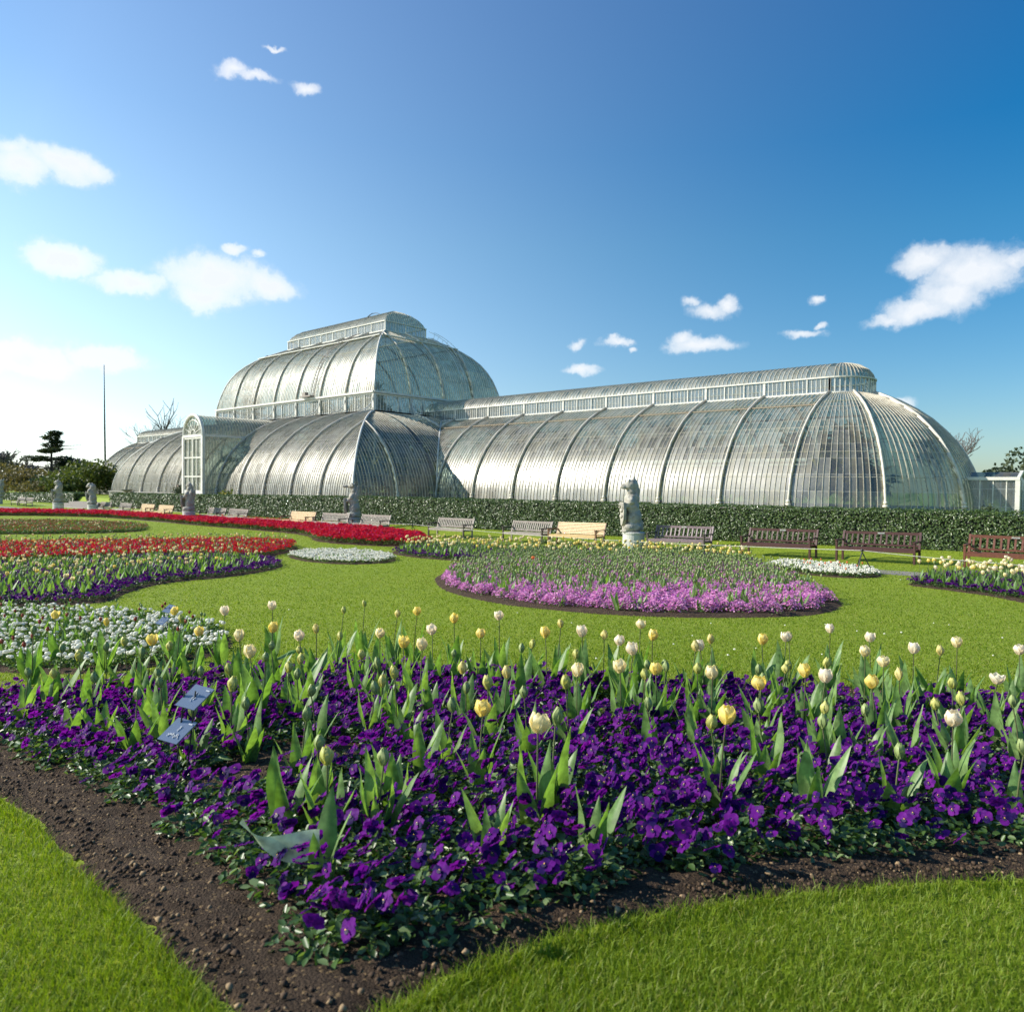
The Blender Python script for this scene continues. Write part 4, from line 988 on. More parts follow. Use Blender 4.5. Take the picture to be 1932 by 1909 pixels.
KN={'open':'open tulip','cup':'cupped tulip','wide':'wide open tulip','bud':'swelling tulip bud','slim':'slim closed tulip bud','none':'flowerless leafy tulip clump'}
BN={'front':'in the nearest pansy bed','left violet':'in the left violet bed','left scarlet':'in the left scarlet bed','pink':'among the mauve pink flowers','back violet':'in the rear violet bed','right violet':'in the right edge violet bed','left daisy':'among the left white daisies','middle daisy':'in the small white daisy bed','right daisy':'in the right daisy bed','far left':'in the far left bed'}
ORD=['first','second','third','fourth','fifth','sixth','seventh','eighth','ninth','tenth','eleventh','twelfth','thirteenth','fourteenth','fifteenth','sixteenth','seventeenth','eighteenth','nineteenth','twentieth']
def ordn(i):
    if i<20: return ORD[i]
    n=i+1; return '%d%s'%(n,'th' if 10<=n%100<=20 else {1:'st',2:'nd',3:'rd'}.get(n%10,'th'))
cls={}
for t in top: cls.setdefault((t['bed'],t['kind'],t['col']),[]).append(t)
for key,lst in cls.items():
    lst.sort(key=lambda t:t['u'])
    for i,t in enumerate(lst):
        s='%s %s %s'%('' if t['kind']=='none' else CN[t['col']],KN[t['kind']],BN[t['bed']]); s=s.strip()
        if len(lst)>1: s+=', %s from the left'%ordn(i)
        t['label']=s
r4=np.random.RandomState(77)
for t in top:
    fi=r4.randint(3); si=r4.randint(4); rz=r4.uniform(0,2*PI); s=t['sc']; hs_=t['H']/TH
    e=empty('tulip',(t['x'],t['y'],t['z']+.01),rz)
    tag(e,t['label'],'tulip','tulips standing in the %s bed'%t['bed'])
    if t['kind']!='none': st=link('stem',stem_mesh(si),e); st.scale=(s,s,hs_)
    if t['kind']!='none': f=link('flower',flower_mesh(t['kind'],fi,t['col']),e,(BEND[si]*s,0,t['H']-.006)); f.scale=(s,s,s*r4.uniform(.9,1.1)); f.rotation_euler=(r4.uniform(-.16,.16),r4.uniform(-.16,.16),r4.uniform(0,6))
    for k in range(t['nl']):
        li=10 if (t['big'] and k==0) else r4.randint(10)
        l=link('leaf',leaf_mesh(li),e,(0,0,.0)); l.rotation_euler=(0,0,2*PI*k/t['nl']+r4.uniform(-.5,.5)); ls=s**.3*r4.uniform(.85,1.15)*min(1.08,.34+hs_*.74); l.scale=(ls,ls,ls)
# the wide drooping leaf in the foreground
q=gp(602,1700); e=empty('tulip',(q[0],q[1],q[2]+.0),math.atan2(-EX[1],-EX[0])+.1); tag(e,'broad pale grey green tulip leaf drooping over the nearest pansies','tulip','tulips standing in the front bed')
Vb=[];nb_=14
for i in range(nb_+1):
    t=i/nb_; half=.062*math.sin(PI*min(1,.22+.80*t))**.75*(1-.55*t)+.001
    sx_=.215*t; sz_=.030*t*t*1.6-.02*math.sin(PI*t)+(.03*(t-.75)*4*t if t>.75 else 0)
    for k in (-1,-.6,-.2,.2,.6,1): Vb.append((sx_,.030*math.sin(k*1.2)*(1-t*.3)-.62*k*half,sz_+.78*k*half+.012*(k*k)*(1-t)))
Vb=np.array(Vb); Fb=np.array([(i*6+k,i*6+k+1,i*6+k+7,i*6+k+6) for i in range(nb_) for k in range(5)])
me=mesh_np('broad_leaf',Vb,[Fb],MAT['tulip_leaf_pale'],None,True); link('leaf',me,e,(0,0,.16))
for a_,l_ in ((1.6,3),(3.2,6),(4.6,8)):
    l=link('leaf',leaf_mesh(l_),e); l.rotation_euler=(0,0,a_)
# remaining tulips merged
r5=np.random.RandomState(9); pile=Pile(); cols=list(PETM); 
mats=[MAT[PETM[c]] for c in cols]+[MAT['tulip_leaf'],MAT['tulip_stem']]
for k in KIND:
    for c in cols:
        L_=[t for t in rest if t['kind']==k and t['col']==c]
        if not L_: continue
        T=np.array([(t['x'],t['y'],t['z']+t['H']) for t in L_]); S=np.array([t['sc'] for t in L_])
        V,Fs=scatter(FL[k][0][0],[FL[k][0][1]],T,rotm(len(L_),.15,rng=r5),S); pile.add(V,Fs,[cols.index(c)])
T=np.array([(t['x'],t['y'],t['z']) for t in rest]); H_=np.array([t['H'] for t in rest])
nn=np.array([t['kind']!='none' for t in rest]); V,Fs=scatter(STM[0][0],[STM[0][1]],T[nn],rotm(int(nn.sum()),.03,rng=r5),H_[nn]/TH*1.03); pile.add(V,Fs,[len(cols)+1])
for k in range(3):
    a=r5.uniform(0,2*PI,len(rest)); li=r5.randint(10); V,Fs=scatter(LV[li][0],[LV[li][1]],T,rotm(len(rest),.08,rng=r5),np.minimum(1.15,.35+H_/TH*.75)); pile.add(V,Fs,[len(cols)])
tag(pile.build('tulips',mats,None,True),kind='stuff',label='smaller tulips massed in the farther flower beds')
# ---------------------------------------------------------------- pansies
def disc(cx,cy,rx,ry,rot,cup,ruf,n=8,z0=0):
    V=[(cx,cy,z0)]
    for k in range(n):
        a=2*PI*k/n; x=rx*math.cos(a);y=ry*math.sin(a); c,s=math.cos(rot),math.sin(rot); V.append((cx+x*c-y*s,cy+x*s+y*c,z0+cup*(1 if k%2 else .2)+ruf*math.sin(3*a)))
    return np.array(V),np.array([(0,k+1,(k+1)%n+1) for k in range(n)])
def pansy_np(rng):
    """face in the xy plane looking +z, about 5.5 cm across"""
    Vs=[];Fs=[];Ms=[];o=0
    for (cx,cy,rx,ry,ro,z,m) in ((-.011,.014,.016,.015,.3,.000,0),(.011,.014,.016,.015,-.3,.0015,0),(-.015,-.002,.014,.013,0,.003,0),(.015,-.002,.014,.013,0,.003,0),(0,-.014,.018,.015,0,.005,0),(0,-.003,.008,.007,0,.0085,1),(0,.001,.0021,.0017,0,.012,2)):
        V,F_=disc(cx,cy,rx*rng.uniform(.9,1.1),ry*rng.uniform(.9,1.1),ro,rng.uniform(-.004,.005) if m==0 else 0,.0022 if m==0 else 0,10 if m==0 else 6,z); Vs.append(V);Fs.append(F_+o);Ms.append(np.full(len(F_),m));o+=len(V)
    return np.concatenate(Vs),np.concatenate(Fs),np.concatenate(Ms)
PN=[pansy_np(rt) for _ in range(4)]
PMATS=[MAT['pansy'],MAT['pansy_dark'],MAT['pansy_eye']]
pl=np.array([(0,0,0),(.007,.009,.002),(.0065,.02,.003),(0,.028,-.002),(-.0065,.02,.003),(-.007,.009,.002)])
plf=np.array([(0,1,2,3),(0,3,4,5)])
def foliage_np(rng,n=70,R_=.085,H_=.12):
    a=rng.uniform(0,2*PI,n); r=R_*rng.uniform(.1,1,n)**.6; z=H_*(1-(r/R_)**2*.65)*rng.uniform(.15,1,n)
    T=np.stack([r*np.cos(a),r*np.sin(a),z],1)
    V,Fs=scatter(pl,[plf],T,rotm(n,1.1,rng=rng),rng.uniform(.7,1.3,n)); 
    # a few thin stems
    return V,Fs[0]
PF=[foliage_np(rt,85,.09,.10) for _ in range(4)]
def face_rot(n,rng):
    """pansies turn their faces up and towards the light"""
    M=np.zeros((n,3,3)); az0=math.atan2(L[1],L[0])
    for i in range(n):
        az=az0+rng.normal(0,1.0); tl=rng.uniform(.35,1.35); zc=np.array([math.cos(az)*math.sin(tl),math.sin(az)*math.sin(tl),math.cos(tl)])
        up=np.array([0,0,1.])+rng.normal(0,.25,3); xc=np.cross(up,zc); xc/=np.linalg.norm(xc); yc=np.cross(zc,xc); M[i]=np.stack([xc,yc,zc],1)
    return M
r6=np.random.RandomState(13)
plants=jitgrid(plantF,.135,r6,.03,.42)
clump=vnoise(plants[:,0],plants[:,1],9,3.2)
plants=plants[clump>-.46]
pd=[]
for (x,y) in plants:
    z=float(gz(x,y))+.02; u,v,dp=proj((x,y,z+.1)); n=int(r6.choice([2,4,5,6,7,9])); vis=-30<u<1960 and v<1930 and dp>.4
    pd.append([x,y,z,n,(1/dp if vis else 0),u])
pd.sort(key=lambda t:-t[4]); nind=min(290,len(pd))
pfm=[mesh_np('pansy_foliage',PF[i][0],[PF[i][1]],MAT['pansy_leaf']) for i in range(4)]
pnm=[mesh_np('pansy_flower',PN[i][0],[PN[i][1]],PMATS,[PN[i][2]],True) for i in range(4)]
acc={i:[[],[],[]] for i in range(4)}; facc={i:[[],[],[]] for i in range(4)}
for j,(x,y,z,n,sz,u) in enumerate(pd):
    a=r6.uniform(0,2*PI,n); r=.105*r6.uniform(0,1,n)**.5; hh=.10+.045*(1-(r/.09)**2)+r6.uniform(-.05,.035,n); M=face_rot(n,r6); s=r6.uniform(.62,1.0,n)
    if j<nind:
        e=empty('pansy_plant',(x,y,z)); tag(e,'violet pansy plant with dark throats growing in the nearest flower bed','pansy','violet pansies carpeting the nearest bed')
        l=link('foliage',pfm[j%4],e); l.rotation_euler=(0,0,r6.uniform(0,6)); l.scale=(1.1,1.1,r6.uniform(.8,1.15))
        for k in range(n):
            f=link('flower',pnm[r6.randint(4)],e); m4=Matrix(M[k].tolist()).to_4x4(); f.rotation_euler=m4.to_euler(); f.location=(r[k]*math.cos(a[k]),r[k]*math.sin(a[k]),hh[k]); f.scale=(s[k],)*3
    else:
        i=j%4; facc[i][0].append((x,y,z)); 
        acc[i][0].append(np.stack([x+r*np.cos(a),y+r*np.sin(a),z+hh],1)); acc[i][1].append(M); acc[i][2].append(s)
def pile_pansies(acc,facc,name,label):
    P=Pile()
    for i in range(4):
        if facc[i][0]:
            T=np.array(facc[i][0]); n=len(T); V,Fs=scatter(PF[i][0],[PF[i][1]],T,rotm(n,.05,rng=r6),r6.uniform(.9,1.2,n)); P.add(V,Fs,[0])
            T=np.concatenate(acc[i][0]); V,Fs=scatter(PN[i][0],[PN[i][1]],T,np.concatenate(acc[i][1]),np.concatenate(acc[i][2])); P.add(V,Fs,[np.tile(PN[i][2],len(T))+1])
    return tag(P.build(name,[MAT['pansy_leaf']]+PMATS),kind='stuff',label=label)
pile_pansies(acc,facc,'pansies','farther violet pansies filling the nearest bed')
# generic low bedding, built as merged small blossoms over leaves
def bedding(name,P,label,fl_t,fl_f,fl_m,mats,step,per,H_,leafm,fs=1.,spread=None,leafn=26,tilt=1.1,mound=.25,margin=.08,lsc=1.3):
    rg=np.random.RandomState(abs(hash(name))%1000 if False else sum(map(ord,name)))
    q=jitgrid(P,step,rg,margin,.4); n=len(q); z=gz(q[:,0],q[:,1])+.02; hp=rg.uniform(.72,1.18,n)[:,None]*(1+.15*vnoise(q[:,0],q[:,1],4,2.5))[:,None]
    sp_=spread or step*.6; pile=Pile()
    a=rg.uniform(0,2*PI,(n,leafn)); r=sp_*rg.uniform(0,1,(n,leafn))**.5
    T=np.stack([q[:,0,None]+r*np.cos(a),q[:,1,None]+r*np.sin(a),z[:,None]+H_*hp*rg.uniform(.1,.95,(n,leafn))*(1-mound*(r/sp_)**2)],-1).reshape(-1,3)
    V,Fs=scatter(pl,[plf],T,rotm(len(T),1.2,rng=rg),rg.uniform(.7,1.3,len(T))*lsc); pile.add(V,Fs,[0])
    a=rg.uniform(0,2*PI,(n,per)); r=sp_*rg.uniform(0,1,(n,per))**.5
    T=np.stack([q[:,0,None]+r*np.cos(a),q[:,1,None]+r*np.sin(a),z[:,None]+H_*hp*(1-mound*(r/sp_)**2)*rg.uniform(.85,1.12,(n,per))],-1).reshape(-1,3)
    V,Fs=scatter(fl_t,[fl_f],T,rotm(len(T),tilt,rng=rg),rg.uniform(.75,1.25,len(T))*fs); pile.add(V,Fs,[np.tile(fl_m,len(T))+1 if fl_m is not None else 1])
    return tag(pile.build(name,[MAT[leafm]]+mats),kind='stuff',label=label)
star,starf=disc(0,0,.011,.011,0,.004,.0,8)
pom=cv*np.array([.022,.022,.016]); pomf=cf_
pz_,pf_,pm_=PN[0]
bedding('left_violet_pansies',purpL,'violet pansies of the left bed',pz_,pf_,pm_,PMATS,.17,4,.15,'pansy_leaf')
bedding('back_violet_pansies',purpB,'dark violet pansies behind the pink bed',pz_,pf_,pm_,PMATS,.22,5,.16,'pansy_leaf',1.15)
bedding('right_violet_pansies',purpR,'violet pansies at the right edge of the lawn',pz_,pf_,pm_,PMATS,.18,5,.15,'pansy_leaf')
bedding('mauve_flowers',pinkS,'mauve pink cushion flowers under the green tulips',star,starf,None,[MAT['pinkf']],.25,150,.20,'pinkleaf',1.1,.15,46,.9,.75,.22)
bedding('scarlet_flowers',redL,'scarlet flowers of the left bed',star,starf,None,[MAT['scarlet']],.24,26,.24,'bedleaf',2.2,None,26,.8)
bedding('crimson_flowers',redB,'crimson primulas along the benches',star,starf,None,[MAT['redf']],.28,38,.36,'bedleaf',2.8,None,22,.9,.2,.05,2.)
bedding('dusky_flowers',farL,'low dusky red bedding at the far left',star,starf,None,[MAT['petal_red']],.34,6,.2,'bedleaf',2.4,None,60,.9,.3,.05,2.6)
bedding('small_bed_daisies',whiteM,'white daisies of the small bed in the lawn',pom,pomf,None,[MAT['daisy']],.2,9,.13,'bedleaf',1.1,None,30,.5)
bedding('right_bed_daisies',whiteR,'white daisies before the maroon benches',pom,pomf,None,[MAT['daisy']],.17,8,.15,'bedleaf',1.1,None,30,.5)
bedding('daisy_leaves',whiteL,'low green leaves between the white daisies',star,starf,None,[MAT['bedleaf']],.13,4,.09,'bedleaf',1.0,None,34,1.)
# the left daisies are near enough to count
def pompom():
    rg=np.random.RandomState(2); bm=bmesh.new(); bmesh.ops.create_icosphere(bm,subdivisions=2,radius=1)
    V=np.array([v.co[:] for v in bm.verts]); F_=np.array([[v.index for v in f.verts] for f in bm.faces]); bm.free()
    V=V*rg.uniform(.82,1.1,(len(V),1))*np.array([.026,.026,.017]); V[:,2]+=.115
    s,sf=stem_np(.115,0,.0016,2,4); return np.concatenate([V,s]),F_,sf+len(V)
V_,F1,F2=pompom(); dm=[mesh_np('daisy',V_,[F1,F2],[MAT['daisy'],MAT['bedleaf']],[np.zeros(len(F1)),np.ones(len(F2))])]
dq=rnd_in(whiteL,1150,r6,.05); dl=[]
for x,y in dq:
    z=float(gz(x,y))+.02; u,v,dp=proj((x,y,z+.1)); dl.append((1/dp if -10<u<1940 else 0,x,y,z))
dl.sort(key=lambda t:-t[0]); 
for (s,x,y,z) in dl[:300]:
    o=link('daisy',dm[0],None,(x,y,z)); o.rotation_euler=(r6.uniform(-.35,.35),r6.uniform(-.35,.35),r6.uniform(0,6)); k=r6.uniform(.75,1.2); o.scale=(k,k,k*r6.uniform(.8,1.1))
    tag(o,'white double daisy in the round bed at the left of the lawn','daisy','white daisies of the left bed')
T=np.array([(x,y,z) for s,x,y,z in dl[300:]]); P=Pile(); V,Fs=scatter(V_,[F1,F2],T,rotm(len(T),.3,rng=r6),r6.uniform(.75,1.15,len(T))); P.add(V,Fs,[0,1]); tag(P.build('daisies',[MAT['daisy'],MAT['bedleaf']]),kind='stuff',label='farther white daisies of the left bed')
# ================================================================== HEDGES
HZ=lambda x: np.interp(x,[-120,-60,-25,-5,7,25,60,90],[-1.0,-.85,-.28,-.15,-.04,.17,.26,.3])
hl=np.array([(0,0,0),(.022,.022,.006),(.018,.055,.0),(0,.075,-.008),(-.018,.055,.0),(-.022,.022,.006)]); hlf=np.array([(0,1,2,3),(0,3,4,5)])
def hedge(xa,xb,ya,yb,label,dens):
    e=empty('hedge',((xa+xb)/2,(ya+yb)/2,float(gz((xa+xb)/2,ya)))); tag(e,label,'hedge'); loc=np.array(e.location)
    n=int((xb-xa)/1.0)+2; xs_=np.linspace(xa+.12,xb-.12,n); vs=[];
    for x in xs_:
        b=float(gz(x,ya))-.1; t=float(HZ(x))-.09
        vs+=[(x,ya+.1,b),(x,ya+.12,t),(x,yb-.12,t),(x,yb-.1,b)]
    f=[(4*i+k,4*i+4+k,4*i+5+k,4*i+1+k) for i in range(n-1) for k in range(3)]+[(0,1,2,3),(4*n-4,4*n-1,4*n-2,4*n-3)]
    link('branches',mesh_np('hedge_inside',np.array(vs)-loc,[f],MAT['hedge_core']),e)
    rg=np.random.RandomState(int(abs(xa))+3); P=Pile()
    def put(x,y,z,nrm,big):
        m=len(x); d=.05*vnoise(x,z+y,7,6)+.03*rg.normal(0,1,m); T=np.stack([x,y,z],1)+np.array(nrm)[None]*d[:,None]
        M=rotm(m,.95,rng=rg); nv=np.array(nrm,float)+np.array([0,0,.35]); nv/=np.linalg.norm(nv); ax_=np.cross(nv,[1,0,0.1]); ax_/=np.linalg.norm(ax_); ay_=np.cross(nv,ax_); M=np.stack([ax_,ay_,nv],1)[None]@M; V,Fs=scatter(hl*1.0,[hlf],T-loc,M,rg.uniform(.7,1.25,m)*big); P.add(V,Fs,[0])
    x=xa
    while x<xb:
        x2=min(xb,x+3); mid=(x+x2)/2; dist=math.hypot(mid-CP[0],ya-CP[1]); k=min(1,(32/dist)**1.3); big=.95/math.sqrt(k)*1.0; b0=float(gz(mid,ya)); t0=float(HZ(mid)); hgt=t0-b0
        m=int(dens*k*(x2-x)*hgt); X_=rg.uniform(x,x2,m); Z_=gz(X_,ya)+rg.uniform(0.02,1,m)*(HZ(X_)-gz(X_,ya)); put(X_,np.full(m,ya)+.03,Z_,(0,-1,0),big)
        m=int(dens*.8*k*(x2-x)*(yb-ya)); X_=rg.uniform(x,x2,m); put(X_,rg.uniform(ya,yb,m),HZ(X_)+.045*vnoise(X_,X_*0,3,3),(0,0,1),big)
        m=int(dens*.25*k*(x2-x)*hgt); X_=rg.uniform(x,x2,m); put(X_,np.full(m,yb),gz(X_,ya)+rg.uniform(0.3,1,m)*(HZ(X_)-gz(X_,ya)),(0,1,0),big)
        x=x2
    for xe_,sx in ((xa,-1),(xb,1)):
        b0=float(gz(xe_,ya)); t0=float(HZ(xe_)); m=int(dens*.6*(yb-ya)*(t0-b0)); put(np.full(m,xe_),rg.uniform(ya,yb,m),rg.uniform(b0,t0,m),(sx,0,0),1.6)
    P.build('leaves',[MAT['hedge_leaf']],e)
hedge(-15.3,68,-17.5,-16.6,'long clipped glossy evergreen hedge behind the row of benches',620)
hedge(-95,-25.4,-17.5,-16.2,'farther clipped hedge left of the gap with the steps',420)
# ================================================================== BENCHES
def bench_parts(style,Lb):
    """origin at the middle of the back legs' feet; front towards -y"""
    H=.94; D=.60; rk=.16
    m={'grey':('teak','teak_dark'),'yellow':('pine','pine_dark'),'maroon':('maroon','maroon'),'russet':('russet','russet'),'purple':('purplegrey','teak_dark')}[style]
    parts=[]; h=Lb/2
    def ypost(z): return 0 if z<.42 else (z-.42)*rk/.52*1.05
    for xsg in (-1,1):
        b=MB(); x=xsg*(h-.035); b.bar((x,0,0),(x,0,.43),.065,.06,up=(0,1,0)); b.bar((x,0,.42),(x,ypost(H),H),.065,.06,up=(0,1,0)); parts.append(('leg',b,m[0] if style not in('yellow',) else m[1]))
        b=MB(); b.bar((x,-D+.03,0),(x,-D+.03,.64),.065,.065,up=(0,1,0)); b.bar((x,-D+.05,.1),(x,-.02,.1),.035,.04) if style=='grey' else None; parts.append(('leg',b,m[1]))
        b=MB(); b.bar((x,-D-.03,.655),(x,ypost(.66)+.0,.665),.075,.04); 
        b.tube([(x,-D+.0,.60),(x,-D+.08,.56),(x,-D+.2,.61)],.02,5); parts.append(('armrest',b,m[1]))
    b=MB(); 
    b.box((0,-D+.03,.385),(Lb-.1,.045,.09)); b.box((0,-.03,.385),(Lb-.1,.04,.08))
    for xsg in (-1,0,1): b.box((xsg*(h-.09),-D/2,.38),(.05,D-.1,.07))
    ns=8 if style!='yellow' else 7
    for k in range(ns):
        y=-D+.035+(D-.06)*k/(ns-1); b.box((0,y,.44-.012*math.sin(PI*k/(ns-1))),(Lb-.06 if 0<k<ns-1 else Lb-.13,.052,.022))
    parts.append(('seat',b,m[0]))
    b=MB()
    if style=='yellow':
        for k in range(8):
            z=.50+k*.060; b.box((0,ypost(z)-.02,z),(Lb-.08,.022,.047),0,Matrix.Rotation(-.3,3,'X'))
        for xx in (-h*.45,h*.45): b.bar((xx,.01,.45),(xx,ypost(.93)+.01,.93),.05,.03,up=(0,1,0))
    else:
        b.bar((-h+.06,ypost(.88),.885),(h-.06,ypost(.88),.885),.04,.085); b.bar((-h+.06,ypost(.53),.525),(h-.06,ypost(.53),.525),.04,.055)
        n_=max(9,round(Lb/.17)-1) if style!='grey' else round(Lb/.125)
        for k in range(n_):
            x=-h+.13+(Lb-.26)*k/(n_-1); b.bar((x,ypost(.53),.55),(x,ypost(.85),.845),.055,.018,up=(0,1,0))
    parts.append(('backrest',b,m[0]))
    return parts
bproto={}
def bench(style,xa,xb,label,group,plaque=False,rz=0.,yb_=-20.55):
    Lb=round(xb-xa-.04,1); key=(style,Lb)
    if key not in bproto: bproto[key]=[(n,b.mesh(n,MAT[mt]),) for n,b,mt in bench_parts(style,Lb)]
    x=(xa+xb)/2; e=empty('bench',(x,yb_,float(gz(x,yb_))),rz); tag(e,label,'bench',group); e.rotation_euler[1]=-math.atan2(float(gz(x+1,yb_)-gz(x-1,yb_)),2)
    for n,me in bproto[key]:
        o=link(n,me,e); bevel(o,.004)
        if n=='backrest' and plaque:
            p=MB(); p.box((0,.118,.885),(.2,.004,.045)); 
            for k in range(3): p.box((0,.1155,.872+.013*k),(.14,.002,.003),1)
            p.build('plaque',[MAT['plaque'],MAT['black_metal']],o)
    return e
G='wooden benches set in a row before the hedge'
bench('russet',58.05,60.35,'russet brown slatted bench at the right edge of the photo',G,True)
bench('maroon',54.5,56.85,'maroon bench with a metal plaque, second from the right edge',G,True)
bench('maroon',51.35,53.75,'maroon bench with a metal plaque, right of the tallest statue and a purple grey bench',G,True)
bench('purple',47.6,50.0,'purple grey slatted bench with a plaque, just right of the tallest statue',G,True)
bench('yellow',42.75,45.3,'yellow horizontal slatted bench just left of the nearest statue',G)
bench('grey',40.15,42.5,'weathered grey bench touching the nearest yellow bench on its left',G)
bench('grey',35.2,37.75,'weathered grey bench standing alone beside a rope post',G)
bench('grey',29.0,31.5,'weathered grey bench just right of the bull headed statue',G)
bench('grey',25.25,27.85,'weathered grey bench overlapping the foot of the bull headed statue',G)
bench('yellow',21.85,24.55,'yellow bench at the left end of the group by the bull headed statue',G)
bench('grey',14.1,16.65,'grey bench, right one of the pair right of the crested statue',G)
bench('grey',11.15,13.7,'grey bench, left one of the pair right of the crested statue',G)
bench('yellow',2.9,5.5,'yellow bench just left of the crested statue',G)
bench('yellow',-.4,2.1,'yellow bench between another yellow bench and a grey one',G)
bench('grey',-4.8,-2.4,'far grey bench, second right of the steps',G)
bench('grey',-9.15,-6.7,'far grey bench next to the hunched statue at the steps',G)
bench('grey',-33.5,-31.0,'very far grey bench, left one of two beyond the steps',G)
bench('grey',-30.5,-28.1,'very far grey bench, right one of two beyond the steps',G)
# ================================================================== STATUES
def ball(bm,c,r,rot=(0,0,0)):
    m=Matrix.Translation(c)@Matrix.Rotation(rot[2],4,'Z')@Matrix.Rotation(rot[1],4,'Y')@Matrix.Rotation(rot[0],4,'X')@Matrix.Diagonal((*r,1))
    bmesh.ops.create_icosphere(bm,subdivisions=3,radius=1,matrix=m)
def conebm(bm,a,b,r0,r1):
    a=Vector(a);b=Vector(b);d=b-a; m=Matrix.Translation((a+b)/2)@d.to_track_quat('Z','Y').to_matrix().to_4x4()
    bmesh.ops.create_cone(bm,cap_ends=True,segments=10,radius1=r0,radius2=max(r1,.004),depth=d.length,matrix=m)
ntx=bpy.data.textures.new('carved stone','CLOUDS'); ntx.noise_scale=.10; ntx.noise_depth=3
def statue(x,y,rz,kind,label,sc=1.,lean=0.):
    g0=float(gz(x,y)); e=empty('beast_statue',(x,y,g0),rz); tag(e,label,'statue','carved stone beasts along the path'); e.scale=(sc*1.12,sc*1.12,sc)
    p=MB(); p.lathe([(.345,0),(.345,.04),(.31,.07),(.305,.52),(.32,.54),(.32,.58),(.29,.60)],(0,0,-.05),28); p.build('plinth',MAT['plinthstone'],e,False)
    bm=bmesh.new()
    ball(bm,(0,.04,.70),(.25,.23,.22)); ball(bm,(0,.05,1.0),(.24,.23,.36)); ball(bm,(0,.02,1.35),(.23,.20,.30)); ball(bm,(0,.0,1.58),(.20,.18,.2))
    for s in (-1,1):
        ball(bm,(s*.15,-.10,.68),(.10,.17,.15)); ball(bm,(s*.12,-.22,.58),(.07,.12,.05)); ball(bm,(s*.19,-.04,1.52),(.09,.11,.13)); ball(bm,(s*.17,-.18,1.38),(.06,.17,.08),(.5,0,0)); ball(bm,(s*.10,-.28,1.42),(.06,.07,.06))
    ball(bm,(.02,.22,.85),(.08,.08,.28),(.25,0,0)); ball(bm,(0,.16,1.62),(.15,.08,.25))
    hz={'crest':(0,-.02,2.02),'bull':(0,-.05,2.05),'bird':(0,.03,2.05),'hunch':(0,-.10,1.93),'plain':(0,-.02,2.0),'thin':(0,.06,2.0)}[kind]
    hx_,hy_,hz_=hz
    ball(bm,(0,.03,1.80),(.13,.135,.24))
    if kind=='crest':
        ball(bm,(0,hy_+.05,hz_),(.15,.19,.18)); ball(bm,(0,hy_-.14,hz_-.03),(.09,.12,.09)); conebm(bm,(0,hy_+.12,hz_+.05),(0,hy_+.16,hz_+.33),.10,.01); conebm(bm,(.07,hy_-.02,hz_+.1),(.08,hy_-.06,hz_+.25),.05,.01); ball(bm,(0,.16,1.85),(.11,.10,.30))
    elif kind=='bull':
        ball(bm,(0,hy_-.02,hz_),(.13,.17,.12)); ball(bm,(0,hy_-.24,hz_-.01),(.085,.15,.075)); ball(bm,(0,hy_-.36,hz_-.01),(.08,.06,.075))
        for s in (-1,1): conebm(bm,(s*.1,hy_+.05,hz_+.06),(s*.26,hy_+.02,hz_+.16),.045,.01); ball(bm,(s*.18,hy_+.06,hz_),(.08,.03,.04))
        ball(bm,(.02,.2,1.85),(.08,.05,.22))
    elif kind=='bird':
        ball(bm,(0,hy_,hz_),(.11,.15,.13)); conebm(bm,(0,hy_-.1,hz_),(0,hy_-.26,hz_-.05),.06,.012)
        for k in range(3): conebm(bm,(0,hy_+.03*k,hz_+.08),(.02*k,hy_+.05*k-.05,hz_+.27-.04*k),.035,.006)
        ball(bm,(0,.12,1.9),(.10,.08,.24))
        for s in (-1,1): ball(bm,(s*.16,.17,1.45),(.06,.10,.40),(-.15,0,0))
    elif kind=='hunch':
        ball(bm,(0,hy_,hz_),(.17,.18,.17)); ball(bm,(0,hy_-.17,hz_-.08),(.10,.10,.10)); ball(bm,(0,.10,1.78),(.19,.17,.24))
        for s in (-1,1): ball(bm,(s*.12,hy_+.08,hz_+.13),(.05,.04,.06))
    elif kind=='plain':
        ball(bm,(0,hy_,hz_),(.12,.15,.14)); ball(bm,(0,hy_-.13,hz_-.04),(.07,.10,.07)); conebm(bm,(0,hy_+.02,hz_+.08),(0,hy_+.05,hz_+.42),.035,.012); ball(bm,(0,.10,1.7),(.18,.14,.3))
    else:
        ball(bm,(0,hy_,hz_),(.11,.14,.15)); ball(bm,(0,hy_-.14,hz_-.02),(.06,.10,.06)); conebm(bm,(0,hy_+.08,hz_+.05),(0,hy_+.14,hz_+.28),.06,.01)
    me=bpy.data.meshes.new('figure'); bm.to_mesh(me); bm.free(); me.materials.append(MAT['stone'])
    o=link('figure',me,e); rm=o.modifiers.new('Remesh','REMESH'); rm.mode='VOXEL'; rm.voxel_size=.022; rm.use_smooth_shade=True
    sm=o.modifiers.new('Smooth','SMOOTH'); sm.factor=.6; sm.iterations=5
    dm_=o.modifiers.new('Displace','DISPLACE'); dm_.texture=ntx; dm_.strength=.055; dm_.mid_level=.5
    o.rotation_euler=(lean,0,0)
    # shield held in front
    bm=bmesh.new(); outl=[(-.22,.36),(.22,.36),(.235,.1),(.19,-.18),(.09,-.33),(0,-.40),(-.09,-.33),(-.19,-.18),(-.235,.1)]
    f=[bm.verts.new((a,-.36-.05*(1-(a/.24)**2)+.06*(.36-b),1.12+b)) for a,b in outl]; bk=[bm.verts.new((a,-.29+.06*(.36-b),1.12+b)) for a,b in outl]
    bm.faces.new(f); bm.faces.new(bk[::-1])
